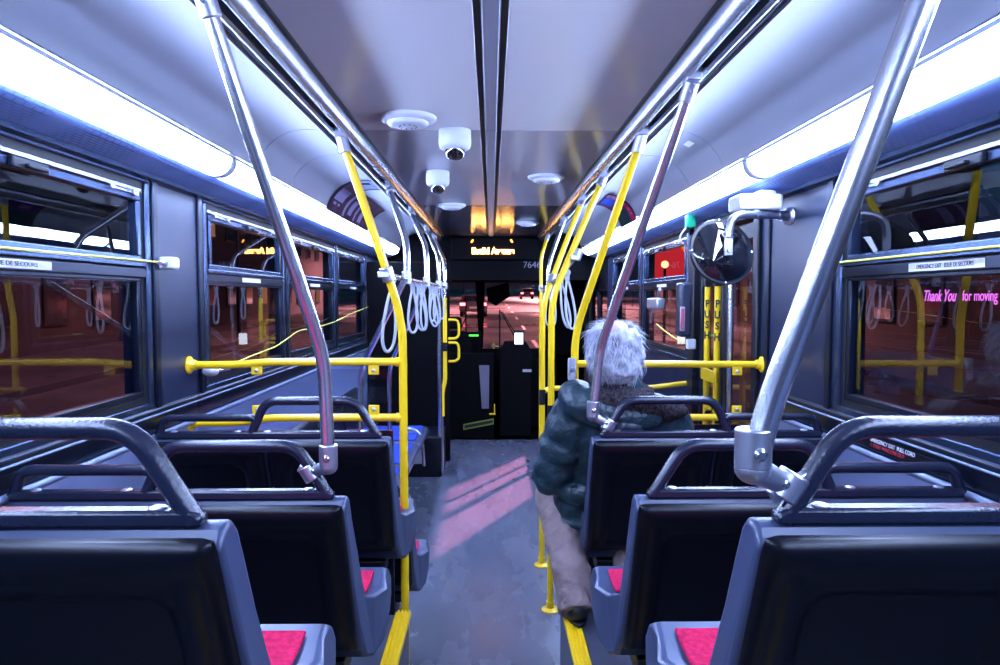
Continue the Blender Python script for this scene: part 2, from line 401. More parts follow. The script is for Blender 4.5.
def notice(s, ya, label, rows):
    x = s*(W-.0185); t = thing('notice', label, 'sticker', (x, ya, 1.15))
    link('backing', MB().box((x-s*.002,ya,1.127), (x-s*.004,ya+.34,1.163)), M_dark, t)
    right = (0, 1, 0) if s < 0 else (0, -1, 0)
    for k, (tx, m) in enumerate(rows):
        st = ya+.01 if s < 0 else ya+.33
        text('lettering', tx, .017, m, face_mtx((x-s*.0045, st, 1.155-.017*k), right, (0,0,1)), t, .0003, sx=.95)
notice(1, 1.78, 'narrow dark instruction sticker with pale and red print on the sill below the right window', [('EMERGENCY EXIT  PULL CORD', M_label), ('1. PUSH  WINDOW OUT', M_txt)])
notice(-1, 1.45, 'narrow dark instruction sticker on the sill below the left window', [('ISSUE DE SECOURS', M_label), ('1. PUSH  WINDOW OUT', M_label)])

# pillar strips (bright corner profiles beside the dark wall panels)
for s, ys in ((-1, (2.49, 2.87, 4.07, 5.38)), (1, (2.43, 2.98, 5.50))):
    b = MB()
    for y in ys: b.box((s*(W-.010),y-.020,1.20), (s*W,y+.020,2.03))
    struct('trim_22', b, M_frame, bevel=.004)

# ------------------------------------------------------------------ rear door on the right
d = sroot('door_1', (W, 3.5, 0)); ya, yb = DOOR; ym = (ya+yb)/2
b = MB(); xx = W
for (p, q) in ((ya, ya+.06), (yb-.10, yb)): b.box((xx-.02,p,0), (xx+.09,q,2.03))
b.box((xx-.02,ya,1.97), (xx+.09,yb,2.03)); link('door_frame', b, M_dark, d, bevel=.006)
for k, (p, q) in enumerate(((ya+.07, ym-.008), (ym+.008, yb-.11))):
    b = MB(); w = .05
    b.box((xx+.01,p,.02), (xx+.05,p+w,1.96)); b.box((xx+.01,q-w,.02), (xx+.05,q,1.96)); b.box((xx+.01,p+w,.02), (xx+.05,q-w,.12)); b.box((xx+.01,p+w,1.88), (xx+.05,q-w,1.96))
    lf = link('door_leaf', b, M_dark, d, bevel=.006)
    link('glass', MB().box((xx+.027,p+w,.12), (xx+.033,q-w,1.88)), M_glass, lf)
    yy = ym + .16 if k else ym + .0
    yp = 3.60 if k else 3.44
    bar = link('push_bar', MB().tube([(1.15,yp,1.66),(1.15,yp,.80)], .016, 16), M_yel, d)
    link('bracket', MB().box((1.13,yp-.02,1.66), (1.17,yp+.02,1.74)).box((1.15,yp-.012,1.70), (xx+.02,yp+.012,1.73)).box((1.14,yp-.02,.96), (1.17,yp+.02,1.0)).cyl((1.15,yp,.80),(xx+.02,yp,.80),.010), M_dark, d, bevel=.003)
    text('lettering', 'P\nU\nS\nH', .052, M_ink, face_mtx((1.1445,yp-.0158,1.485), (1,-.33,0), (0,0,1)), d, .0012, align='CENTER', line=1.08, bold=.0018, sx=.8)
link('link_plate', MB().box((1.13,3.40,1.165), (1.14,3.64,1.23)).box((1.13,3.47,1.02),(1.14,3.57,1.05)), M_yel, d, bevel=.004)
link('grab_handle', MB().tube([(1.20,3.20,1.75),(1.14,3.22,1.72),(1.14,3.22,.60),(1.20,3.22,.56)], .014, 14, .05), M_steel, d)
# front door
d2 = sroot('door_2', (W, 7.8, 0)); b = MB()
for (p, q) in ((7.1,7.13),(7.79,7.81),(8.46,8.5)): b.box((xx,p,0), (xx+.06,q,2.03))
b.box((xx,7.16,1.68), (xx+.06,8.44,2.03)); b.box((xx,7.16,0), (xx+.06,8.44,1.0)); link('door_leaf', b, M_dark, d2); link('glass', MB().box((xx+.02,7.13,1.0), (xx+.026,8.46,1.68)), M_glass, d2)
g = sroot('window_9', (-W, 8.2, 1.2)); link('glass', MB().box((-xx-.02,7.75,1.1), (-xx-.026,8.7,2.0)), M_glass, g)
link('sill', MB().box((-xx-.08,7.75,0), (-xx,8.7,1.1)), M_dark2, g)
link('header', MB().box((-xx-.08,7.75,2.0), (-xx,8.7,2.33)), M_dark2, g)

# ------------------------------------------------------------------ seats
def smooth01(t): t = max(0, min(1, t)); return t*t*(3-2*t)
def bench(s, label):
    # local frame: origin = bench floor point below the top of the back, x outward = s
    t = thing('bus_seat', label, 'seat', (0,0,0), 'double seats facing forward')
    XA, XM, XB = .36, .80, 1.205
    prof = [(.012,.718),(.0,.690),(.045,.58),(.10,.45),(.16,.33),(.195,.255),(.225,.205),(.265,.185),(.33,.20),(.42,.245),(.455,.29),(.468,.335),(.462,.365),(.44,.378),(.40,.374),(.33,.362),(.27,.366),(.222,.385),(.187,.45),(.130,.56),(.085,.66),(.062,.705),(.045,.722),(.026,.726)]
    def sh(side):
        def f(e, y, z):
            k = smooth01((.42-z)/.07)*smooth01((y-.205)/.12)
            if side == 0 and e == 0: return -s*.045*k
            return 0
        return f
    for k, (a, c) in enumerate(((XA, XM-.003), (XM+.003, XB))):
        shl = link('seat_shell', MB().prism(prof, 'x', s*a, s*c, sh(k)), M_shell, t, bevel=.010, bseg=3)
        a2 = a - (.045 if k == 0 else 0)
        # red insert on pan and backrest
        ins = [(.262,.372),(.30,.364),(.36,.368),(.405,.376),(.405,.384),(.36,.378),(.30,.375),(.268,.382)]
        link('cushion', MB().prism(ins, 'x', s*(a2+.046), s*(c-.05)), M_red, t, bevel=.004)
        ins = [(.200,.44),(.140,.55),(.093,.645),(.099,.650),(.147,.555),(.210,.445)]
        link('backrest_cushion', MB().prism(ins, 'x', s*(a+.055), s*(c-.05)), M_red, t, bevel=.002)
        # moulded rear panel: raised top roll, vertical corner flute, large recess
        wd = (c-.008) - (a+.008)
        def surf(u, v, a=a, c=c, wd=wd, k=k):
            x = a+.008 + wd*u; h = v*.485           # h = distance down the back
            zz = .712 - h*.95; yy = .002 + (.712-zz)*.385 + .020*smooth01((.33-zz)/.12) - .012
            dd = .016                                   # rear offset of the panel skin
            edge = min(u*wd, (1-u)*wd, h, .485-h)
            dd *= smooth01(edge/.014 + .12)
            roll = math.exp(-((h-.035)/.020)**2); dd += .006*roll*smooth01(edge/.03)
            ux = u*wd; du = min(ux, wd-ux)
            rx = max(0, .085-du); rz = max(0, .115-h); q = .115 - 0
            dist = .055 - math.hypot(max(0, .055+.055-du), max(0, .055+.075-h)) 
            dd -= .014*smooth01(dist/.020)*smooth01((.485-h-.03)/.03)
            fl = math.exp(-((du-.040)/.010)**2)*smooth01((h-.05)/.02)*smooth01((.485-h)/.1); dd += .007*fl
            return Vector((s*x, yy-dd, zz))
        b = MB(); b.grid(72, 56, surf, flip=(s < 0)); n0 = len(b.v)
        o = link('back_panel', b, M_back, t, smooth=60)
        sd = o.modifiers.new('solid', 'SOLIDIFY'); sd.thickness = .006; sd.offset = -1
    # lower rear valance / support
    b = MB(); b.prism([(.23,.185),(.30,.19),(.42,.235),(.40,.20),(.34,.13),(.26,.13)], 'x', s*.42, s*1.2); link('support_beam', b, M_blk, t, bevel=.004)
    for xx_ in (.46, 1.12):
        link('leg', MB().prism([(.25,.14),(.36,.14),(.40,.0),(.43,.0),(.43,.012),(.20,.012),(.20,.0),(.30,.0)][:4] + [(.20,0)], 'x', s*xx_, s*(xx_+.05)), M_blk, t, bevel=.004)
    # hand rails
    yr, zt = .022, .855
    rr = .0155
    link('grab_rail', MB().tube([(s*.405,yr,.725),(s*.485,yr,zt),(s*.805,yr,zt),(s*.862,yr,.725)], rr, 18, .045), M_rail, t)
    link('grab_rail', MB().tube([(s*.838,yr,.785),(s*.855,yr,.795),(s*1.165,yr,.795),(s*1.187,yr,.725)], rr*.9, 18, .03), M_rail, t)
    b = MB(); b.prism([(s*.392,.721),(s*.392,.736),(s*.405,.745),(s*1.185,.745),(s*1.200,.736),(s*1.200,.721)], 'y', yr-.015, yr+.015)
    bb = link('rail_base', b, M_rail, t, bevel=.005)
    for xb in (.455, .800, .905, 1.13):
        link('bolt', MB().lathe([(.012,0),(.012,.002),(.008,.004),(.003,.0042),(.003,.002)], (s*xb,yr-.001,.745), (0,0,1), 20), M_cast, bb)
    return t
BL = bench(-1, 'x'); BR = bench(1, 'x')
def place(o, y, z, lab): o.location = (0,y,z); WP[o.name] = Vector((0,y,z)); o['label'] = lab
DZ = .378
BL4 = dup(BL, (0,2.96,0), 'low black-backed grey bus seat on the left, ahead of the yellow barrier')
BL2 = dup(BL, (0,1.66,DZ), 'second-row left double bus seat, with a slanting steel pole clamped to its rail')
BL3 = dup(BL, (0,2.40,DZ), 'left double bus seat directly behind the yellow barrier rails')
place(BL, .90, .568, 'nearest left double bus seat, black back and dark hoop handrail')
BR2 = dup(BR, (0,1.66,DZ), 'second-row right double bus seat, plain handrail without a pole')
BR3 = dup(BR, (0,2.40,DZ), 'right double bus seat whose back the seated passenger leans on')
place(BR, .90, .568, 'nearest right double bus seat, thick curved steel pole clamped to its rail')

# ------------------------------------------------------------------ stanchions
def clamp(b, p, d, r=.024, h=.032):
    d = Vector(d).normalized(); p = Vector(p); b.cyl(p-d*h/2, p+d*h/2, r, 18)
def stan(label, path, m, r=.0165, fil=.10, top=True, bottom=None, group=None, name='grab_pole'):
    P = [Vector(p) for p in path]
    t = thing(name, label, 'pole', P[-1], group)
    link('pole', MB().tube(P, r, 20, fil, 8), m, t)
    if top:
        d_ = (P[1]-P[0]).normalized(); b = MB(); b.cyl(P[0]-d_*.005, P[0]+d_*.055, r*1.32, 18)
        b.box(P[0]+Vector((-.022,-.03,.0)), P[0]+Vector((.022,.03,.035)))
        tc = link('top_clamp', b, M_cast, t, bevel=.004)
        link('bolt', MB().cyl(P[0]+d_*.03+Vector((0,-r*1.32-.005,0)), P[0]+d_*.03, .006, 10), M_alu, tc)
    if bottom == 'flange':
        link('floor_flange', MB().lathe([(.045,0),(.045,.006),(.030,.012),(r*1.25,.016),(r*1.25,.05)], P[-1], (0,0,1), 24), m, t)
    return t
def seat_joint(t, p, q, s, r=.0165):
    # socket under the pole (p = pole foot), arm and clamp round the seat rail at q
    p = Vector(p); q = Vector(q); b = MB()
    b.tube([p+Vector((0,0,.045)), p+Vector((0,0,-.020)), p+(q-p)*.35+Vector((0,0,-.028)), q-(q-p).normalized()*.022], [.0235]*2+[.023]*1+[.017]*1, 18) if False else None
    b.cyl(p+Vector((0,0,.040)), p+Vector((0,0,-.012)), r*1.36, 20)
    b.ell(p+Vector((0,0,-.014)), r*1.36, r*1.36, r*1.2, 20, 10)
    e = p+Vector((0,0,-.014)); b.cap(e, q-(q-e).normalized()*.014, r*1.15, r*.85, 16)
    j = link('elbow_joint', b, M_cast, t, bevel=.002)
    d_ = Vector((s*(.08),0,.13)).normalized(); b = MB(); b.cyl(q-d_*.020, q+d_*.020, .0225, 20)
    side = d_.cross(Vector((0,1,0))).normalized()
    b.box(q+Vector((-.030,-.012,-.010)), q+Vector((.030,.004,.010)), Matrix.Rotation(-s*.5, 3, 'Y'))
    link('clamp_ring', b, M_cast, t, bevel=.003)
    link('bolt', MB().lathe([(.009,0),(.009,.003),(.005,.006)], p+Vector((0,-r*1.36,.010)), (0,-1,0), 16), M_alu, t)
    link('bolt', MB().lathe([(.006,0),(.006,.004),(.003,.006)], q+Vector((s*-.014,-.020,.008)), (0,-1,0), 12), M_alu, t)
t = stan('polished steel pole slanting from ceiling to the second-row left seat rail', [(-.575,1.395,2.215),(-.408,1.66,1.455),(-.400,1.66,1.20)], M_steel, .0165, .06)
seat_joint(t, (-.400,1.66,1.20), (-.452,1.685,1.165), -1)
t = stan('slim steel pole slanting down in front of the passenger\'s head to his seat rail', [(.575,1.97,2.215),(.392,2.42,1.425),(.366,2.42,1.19)], M_steel, .0165, .06)
seat_joint(t, (.366,2.42,1.19), (.425,2.425,1.145), 1)
t = stan('thickest polished steel pole, curving to the nearest right seat rail', [(.575,.755,2.215),(.375,.90,1.462),(.352,.90,1.375)], M_steel, .0178, .09)
seat_joint(t, (.352,.90,1.385), (.412,.925,1.340), 1, .0178)

G = 'yellow and steel poles in the middle of the bus'
# left barrier: one assembly of post, two rails, brackets and clear panel
t = thing('barrier', 'yellow barrier of post and two rails ahead of the left seats', 'barrier', (-.355,2.75,.378))
link('post', MB().tube([(-.575,2.66,2.215),(-.412,2.72,1.70),(-.357,2.75,1.50),(-.355,2.75,.378)], .0165, 20, .10, 8), M_yel, t)
link('top_clamp', MB().cyl((-.577,2.66,2.225), (-.562,2.665,2.16), .0225, 18).box((-.60,2.63,2.215), (-.555,2.69,2.25)), M_cast, t, bevel=.004)
link('floor_flange', MB().lathe([(.04,0),(.04,.006),(.022,.012),(.020,.04)], (-.355,2.75,.002), (0,0,1)), M_cast, t)
link('lower_post', MB().cyl((-.355,2.75,.01), (-.355,2.75,.40), .0165, 20), M_yel, t)
for z, xe in ((1.342,-1.215), (1.115,-1.215)):
    zz = z - (.012 if z > 1.2 else .020)
    link('rail', MB().tube([(-.355,2.75,z),(-.90,2.75,z),(-1.03,2.75,zz),(xe,2.75,zz)], .0155, 18, .06), M_yel, t)
    link('wall_flange', MB().lathe([(.036,0),(.036,.005),(.024,.012),(.019,.03)], (xe-.004,2.75,zz), (1,0,0), 20), M_yel, t)
    link('collar', MB().cyl((-.372,2.75,z), (-.385,2.75,z), .019, 18), M_yel, t)
for xb in (-.945, -.475):
    for z, dz in ((1.342,-1), (1.115,1)):
        br = link('bracket', MB().box((xb-.022,2.742,z+dz*.012), (xb+.022,2.750,z+dz*.052)), M_yel, t, bevel=.004)
        link('bolt', MB().lathe([(.008,0),(.008,.004),(.004,.006)], (xb,2.742,z+dz*.034), (0,-1,0), 14), M_cast, br)
link('panel', MB().box((-1.19,2.752,.45), (-.40,2.757,1.312)), M_acryl, t)
link('lower_panel', MB().box((-1.20,2.760,.02), (-.40,2.772,1.06)), M_dark, t, bevel=.003)

# right barrier
t = thing('barrier', 'yellow barrier of post and rails between the passenger and the rear door', 'barrier', (.374,3.02,0))
link('post', MB().tube([(.575,2.625,2.215),(.390,3.0,1.50),(.374,3.02,1.40),(.374,3.02,0)], .0165, 20, .12, 8), M_yel, t)
link('top_clamp', MB().cyl((.577,2.622,2.225), (.562,2.64,2.16), .0225, 18).box((.553,2.59,2.215), (.598,2.66,2.25)), M_cast, t, bevel=.004)
link('floor_flange', MB().lathe([(.045,0),(.045,.006),(.025,.012),(.022,.04)], (.374,3.02,0), (0,0,1)), M_yel, t)
for z in (1.307, 1.067):
    link('rail', MB().tube([(.374,3.02,z),(1.205,3.02,z-.004)], .0155, 18), M_yel, t)
    link('wall_flange', MB().lathe([(.036,0),(.036,.005),(.024,.012),(.019,.03)], (1.215,3.02,z-.004), (-1,0,0), 20), M_yel, t)
for xb in (.50, 1.10):
    for z, dz in ((1.307,-1), (1.067,1)):
        br = link('bracket', MB().box((xb-.022,3.008,z+dz*.012), (xb+.022,3.014,z+dz*.052)), M_yel, t, bevel=.004)
        link('bolt', MB().lathe([(.008,0),(.008,.004),(.004,.006)], (xb,3.008,z+dz*.034), (0,-1,0), 14), M_cast, br)
link('panel', MB().box((.41,3.018,.50), (1.19,3.023,1.29)), M_acryl, t)
link('lower_panel', MB().box((.41,3.026,.02), (1.19,3.038,1.03)), M_dark, t, bevel=.003)
bx = thing('stop_request_box', 'small grey stop-button box on the yellow post beside the passenger\'s head', 'button box', (.357,2.99,1.28))
link('case', MB().box((.340,2.975,1.235), (.374,3.002,1.335)), M_grey, bx, bevel=.006); link('button', MB().cyl((.357,2.968,1.285),(.357,2.976,1.285),.009), M_cast, bx)

pA = stan('longest yellow pole, reaching the floor in the aisle ahead of the passenger', [(.575,3.50,2.215),(.315,3.41,1.62),(.303,3.41,1.50),(.303,3.41,0)], M_yel, .0165, .12, bottom='flange', group=G)
pB = stan('yellow pole second to the left of the aisle-floor pole, bent at strap height', [(.575,4.32,2.215),(.325,4.0,1.62),(.303,4.0,1.50),(.303,4.0,0)], M_yel, .0165, .12, bottom='flange', group=G)
pC = stan('farthest yellow pole on the right, near the driver\'s area', [(.575,6.95,2.22),(.50,6.75,2.02),(.495,6.75,1.9),(.495,6.75,0)], M_yel, .0165, .08, bottom='flange', group=G)
pD = stan('short steel hanger pole on the right, holding up the strap bar', [(.575,5.45,2.215),(.455,5.35,1.86),(.445,5.35,1.66)], M_steel, .0165, .08, group=G)
# ring collars with dark band on the two right poles
for pole, y in ((pA, 3.41), (pB, 4.0)):
    link('collar', MB().cyl((.303,y,.97), (.303,y,1.06), .0185, 18), M_blk, pole)
# far barrier beyond the rear door
t = thing('barrier', 'short yellow rail beyond the rear door, behind the white-haired head', 'barrier', (.303,4.16,.9))
link('rail', MB().tube([(.303,4.02,1.04),(.36,4.16,1.045),(1.0,4.16,1.05),(1.205,4.16,1.075)], .0155, 16, .05), M_yel, t)
link('rail', MB().tube([(.303,4.02,.82),(.36,4.16,.82),(1.205,4.16,.82)], .0155, 16, .05), M_yel, t)

# strap bars and hanging straps
def strapbar(label, path):
    t = thing('strap_bar', label, 'bar', path[0]); link('bar', MB().tube(path, .012, 14, .05), M_alu, t); return t
sbL = strapbar('horizontal strap bar high on the left, from yellow post forward', [(-.412,2.70,1.692),(-.415,3.3,1.690),(-.415,6.5,1.700)])
sbR = strapbar('horizontal strap bar high on the right, clamped to the yellow poles', [(.425,3.42,1.80),(.375,4.02,1.70),(.445,5.35,1.67),(.495,6.75,1.70)])
link('clamp_ring', MB().cyl((-.419,2.713,1.722), (-.405,2.724,1.668), .026, 20).box((-.447,2.69,1.68), (-.40,2.71,1.705)), M_cast, sbL, bevel=.004)
for (x, y, z) in ((-.415,3.36,1.69), (-.415,4.40,1.694), (-.415,5.43,1.697), (-.415,6.13,1.699)):
    link('clamp_ring', MB().cyl((x,y,z-.02), (x,y,z+.04), .023, 18), M_cast, sbL, bevel=.003)
link('clamp_ring', MB().cyl((.445,3.45,1.845),(.427,3.444,1.795),.026,18).box((.40,3.41,1.79),(.445,3.44,1.815)), M_cast, sbR, bevel=.003)
link('clamp_ring', MB().cyl((.372,4.06,1.732),(.352,4.035,1.685),.026,18), M_cast, sbR, bevel=.003)
link('clamp_ring', MB().cyl((.445,5.35,1.64),(.445,5.35,1.70),.023,18), M_cast, sbR, bevel=.003)
link('clamp_ring', MB().cyl((.495,6.75,1.67),(.495,6.75,1.73),.023,18), M_cast, sbR, bevel=.003)
def strap(p, L, label, ang=0, w=.034, sw=0):
    p = Vector(p); t = thing('hanging_strap', label, 'strap', p, 'looped hand straps on the bars')
    link('hanger', MB().cyl(p-Vector((0,.012,0)), p+Vector((0,.012,0)), .018, 16).box(p+Vector((-.012,-.008,-.045)), p+Vector((.012,.008,0))), M_grey, t, bevel=.003)
    pts = []; n = 40; d = Vector((math.cos(ang), math.sin(ang), 0))
    for k in range(n):
        a = 2*PI*k/n; h = (1-math.cos(a))/2        # 0 at top, 1 at bottom
        x = math.sin(a)*w*(.35 + .65*h) 
        pts.append(p + d*(x + sw*h) + Vector((0,0,-.035 - (L-.035)*h)))
    link('loop', MB().tube(pts, .0065, 10, close=True), M_strap, t)
for k, (y, L, a, sw) in enumerate(((2.86,.30,.3,-.02), (3.62,.26,.5,.0), (3.92,.26,.2,.02), (4.16,.27,.9,.01), (4.70,.27,.3,.03), (4.92,.24,.8,-.01), (5.15,.27,.4,.01), (5.7,.25,.6,0))):
    word = ['nearest the yellow post, on the left bar', 'second along the left bar', 'third along the left bar', 'fourth along the left bar', 'fifth along the left bar', 'sixth along the left bar', 'seventh along the left bar', 'farthest along the left bar'][k]
    strap((-.415,y,1.675), L, 'grey looped hand strap, ' + word, a, .036, sw)
for k, (x, y, z, L, a, sw) in enumerate(((.405,3.62,1.735,.30,.2,.03), (.392,3.80,1.715,.28,.5,.05), (.395,4.35,1.68,.26,.6,.0), (.42,4.95,1.66,.26,.4,0))):
    word = ['nearest on the right bar', 'second on the right bar', 'third on the right bar', 'farthest on the right bar'][k]
    strap((x,y,z), L, 'grey looped hand strap, ' + word, a, .034, sw)

# left hangers and diagonals
stan('nearest steel hanger pole over the left strap bar', [(-.575,3.89,2.22),(-.418,3.40,1.88),(-.415,3.36,1.71)], M_steel, .0165, .07, group=G)
stan('second steel hanger pole over the left strap bar', [(-.575,4.96,2.22),(-.418,4.44,1.93),(-.415,4.40,1.71)], M_steel, .0165, .07, group=G)
stan('steel pole on the left running from ceiling down to the side bench edge', [(-.575,6.10,2.22),(-.418,5.46,1.93),(-.415,5.43,1.80),(-.415,5.53,.47)], M_steel, .0165, .07, group=G)
t = stan('left pole with yellow lower half and steel upper half, farthest forward', [(-.575,6.95,2.22),(-.418,6.18,1.93),(-.415,6.13,1.80),(-.415,6.13,1.60)], M_steel, .0165, .07, group=G)
link('lower_pole', MB().tube([(-.415,6.13,1.60),(-.415,6.13,.85),(-.44,6.13,.76),(-.44,6.13,.53)], .0185, 16, .05), M_yel, t)
link('floor_tube', MB().cyl((-.44,6.13,.0), (-.44,6.13,.53), .012, 14), M_steel, t)
link('collar', MB().cyl((-.415,6.13,1.12), (-.415,6.13,1.20), .021, 16), M_blk, t)
stan('nearest diagonal steel rail under the left strap bar', [(-.415,3.22,1.67),(-.75,3.9,1.19),(-.76,3.92,.476)], M_steel, .0150, .12, top=False, group=G, name='diagonal_rail')
stan('farther diagonal steel rail under the left strap bar', [(-.415,4.28,1.67),(-.75,5.0,1.09),(-.755,5.02,.486)], M_steel, .0150, .12, top=False, group=G, name='diagonal_rail')
# yellow loop handles on the driver-side partition
for z, lab in ((1.30, 'upper yellow loop handle on the dark partition'), (1.08, 'lower yellow loop handle on the dark partition')):
    t = link('loop_handle', MB().tube([(-.41,6.55,z+.09),(-.33,6.55,z+.09),(-.31,6.55,z+.05),(-.31,6.55,z-.06),(-.34,6.55,z-.09),(-.41,6.55,z-.09)], .0125, 12, .035), M_yel); tag(t, lab, 'handle', 'yellow loop handles')

# side bench in the low floor area
t = thing('side_bench', 'side-facing bench with blue seats along the left wall', 'bench', (-.95,5.0,0))
for k in range(3):
    y = 3.80 + k*.74
    st = link('seat_pan', MB().prism([(-1.16,.47),(-.60,.47),(-.555,.45),(-.55,.415),(-.62,.36),(-1.16,.34)], 'y', y, y+.70), M_shell, t, bevel=.012)
    link('cushion', MB().box((-1.10,y+.05,.468), (-.60,y+.65,.482)), M_blue, t, bevel=.006)
    link('backrest', MB().prism([(-1.20,.40),(-1.12,.44),(-1.16,.80),(-1.205,.82)], 'y', y, y+.70), M_dark, t, bevel=.012)
link('base', MB().box((-1.2,3.85,.0), (-.78,5.95,.34)), M_dark, t)
link('wheel_box', MB().box((-1.2,6.02,0), (-.44,6.55,.36)), M_dark, t, bevel=.01)
link('edge_strip', MB().box((-.442,6.01,0), (-.434,6.05,.36)), M_alu, t)
t = thing('armrest_panel', 'grey rounded armrest panel with tube edge at the side bench end', 'armrest', (-.66,5.6,.2))
aw = [(-.76,5.62,.20),(-.76,5.62,.505),(-.64,5.62,.515),(-.575,5.62,.44),(-.56,5.62,.20)]
link('frame_tube', MB().tube(aw, .013, 12, .06), M_cast, t)
link('infill', MB().prism([(-.755,.22),(-.755,.50),(-.65,.505),(-.59,.44),(-.57,.22)], 'y', 5.615, 5.625), M_grey, t)

# ------------------------------------------------------------------ round mirror on the right and other fittings
t = thing('convex_mirror', 'round black-backed convex mirror on a bent grey arm by the rear door', 'mirror', (1.16,2.74,1.93))
nrm = Vector((-.16,.95,-.27)).normalized(); c0 = Vector((.915,2.70,1.782))
link('back_shell', MB().lathe([(.002,-.052),(.05,-.047),(.09,-.034),(.118,-.014),(.128,0.0),(.128,.006),(.118,.008),(.002,.009)], c0, nrm, 48), M_dome, t, smooth=50)
rm = link('rim', MB().lathe([(.124,-.006),(.134,-.007),(.137,.0),(.134,.010),(.122,.011),(.122,.004)], c0, nrm, 48), M_dark, t, smooth=50)
link('mirror_face', MB().lathe([(.12,.010),(.11,.018),(.07,.034),(.002,.042)], c0, nrm, 48), M_steel, t, smooth=50)
u = nrm.orthogonal().normalized(); w_ = nrm.cross(u)
for k in range(4):
    a = PI/4 + k*PI/2; p = c0 + (u*math.cos(a) + w_*math.sin(a))*.130
    link('bolt', MB().lathe([(.006,0),(.006,.003),(.003,.005)], p - nrm*.006, -nrm, 12), M_alu, rm)
link('arm', MB().tube([(1.165,2.745,1.932),(.968,2.66,1.925),(.930,2.645,1.90),(.922,2.645,1.835)], .0155, 16, .045), M_cast, t)
link('arm_bracket', MB().box((.906,2.640,1.765), (.940,2.650,1.850)).cyl((.923,2.632,1.785),(.923,2.70,1.785),.009,12), M_cast, t, bevel=.003)
link('wall_mount', MB().lathe([(.036,0),(.036,.008),(.022,.016),(.020,.045)], (1.215,2.77,1.932), (-1,-.45,0), 20).cyl((1.20,2.76,1.932),(1.15,2.737,1.932),.019), M_cast, t)
link('collar', MB().cyl((1.06,2.70,1.929), (1.045,2.693,1.929), .019, 16), M_cast, t)
t = link('control_box', MB().box((.985,2.70,1.950), (1.16,2.84,2.014)).box((1.08,2.74,2.01),(1.15,2.82,2.035)), M_white, bevel=.014, bseg=3); tag(t, 'white rounded plastic box under the right strip light, above the mirror arm', 'box')
t = thing('door_lamp', 'small green indicator lamp with looped cable below the right strip light', 'lamp', (1.10,3.76,2.02))
link('case', MB().box((1.075,3.74,1.985), (1.125,3.79,2.055)), mat('green_lens', (.005,.20,.09), .25), t, bevel=.006)
link('cable', MB().tube([(1.08,3.77,1.99),(1.055,3.80,1.95),(1.06,3.82,1.915),(1.09,3.86,1.91)], .005, 8, .02), M_white, t)
t = thing('door_sensor_unit', 'tall dark door control unit with pinkish lens on the rear door post', 'control unit', (1.12,4.0,1.5))
link('case', MB().box((1.085,3.89,1.375), (1.155,4.00,1.69)), mat('slate_plastic', (.02,.026,.05), .35), t, bevel=.018, bseg=3)
link('lens', MB().box((1.088,3.878,1.42), (1.108,3.892,1.54)), mat('pink_lens', (.45,.10,.16), .25), t, bevel=.003)
link('lens_frame', MB().box((1.084,3.884,1.41), (1.112,3.891,1.55)), M_grey, t, bevel=.002)
t = link('cord_box', MB().box((1.15,3.95,1.30), (1.20,4.0,1.36)), M_white, bevel=.008); tag(t, 'small white cord anchor box beside the tall door control unit', 'box', 'cord anchor boxes')
t = link('pull_cord', MB().tube([(1.16,3.98,1.33),(1.16,4.25,1.345),(1.16,4.55,1.385),(1.16,4.75,1.42)], .004, 8, .1), M_cord); tag(t, 'short yellow pull cord between the door unit and the passenger\'s head', 'cord', 'yellow pull cords')
t = thing('window_lever', 'grey release lever on the window bar right of the head', 'lever', (1.19,4.75,1.55))
link('body', MB().box((1.14,4.66,1.52), (1.20,4.98,1.60)), M_cast, t, bevel=.012); link('handle', MB().tube([(1.16,4.70,1.60),(1.15,4.66,1.65),(1.15,4.62,1.66)], .010, 10, .02), M_cast, t)
link('tail', MB().tube([(1.15,4.80,1.53),(1.15,4.86,1.46),(1.15,4.88,1.42)], .008, 10, .02), M_cast, t)

# pull cords with end boxes
def cord(label, pts, m=M_cord, r=.0035):
    t = link('pull_cord', MB().tube(pts, r, 8, .1), m); return tag(t, label, 'cord', 'yellow pull cords')
t = thing('cord_anchor', 'white cord anchor block on the dark wall panel right of the rear left window', 'anchor', (-1.2,2.52,1.73), 'cord anchor boxes')
link('block', MB().box((-1.215,2.505,1.705), (-1.155,2.555,1.750)), M_white, t, bevel=.010, bseg=3); link('ferrule', MB().cyl((-1.185,2.45,1.728), (-1.185,2.51,1.728), .009, 12), M_cast, t)
cord('yellow pull cord along the bar of the large left window', [(-1.200,.1,1.722),(-1.200,1.5,1.722),(-1.188,2.46,1.728)])
cord('yellow pull cord along the bar of the large right window', [(1.200,.1,1.724),(1.200,1.5,1.722),(1.195,2.42,1.722)])
t = thing('cord_anchor', 'pale cord anchor block just below the yellow rail on the left wall', 'anchor', (-1.2,2.9,1.28), 'cord anchor boxes')
link('block', MB().ell((-1.165,2.83,1.296), .034, .026, .022), M_white, t); link('ferrule', MB().cyl((-1.14,2.85,1.297), (-1.11,2.89,1.300), .008, 12), M_cast, t)
cord('slack yellow-green pull cord swagging forward across the left front windows', [(-1.13,2.88,1.298),(-1.16,3.2,1.315),(-1.18,3.75,1.335),(-1.185,4.2,1.40),(-1.185,4.6,1.40),(-1.185,5.1,1.415),(-1.185,5.8,1.47),(-1.19,6.9,1.53)])

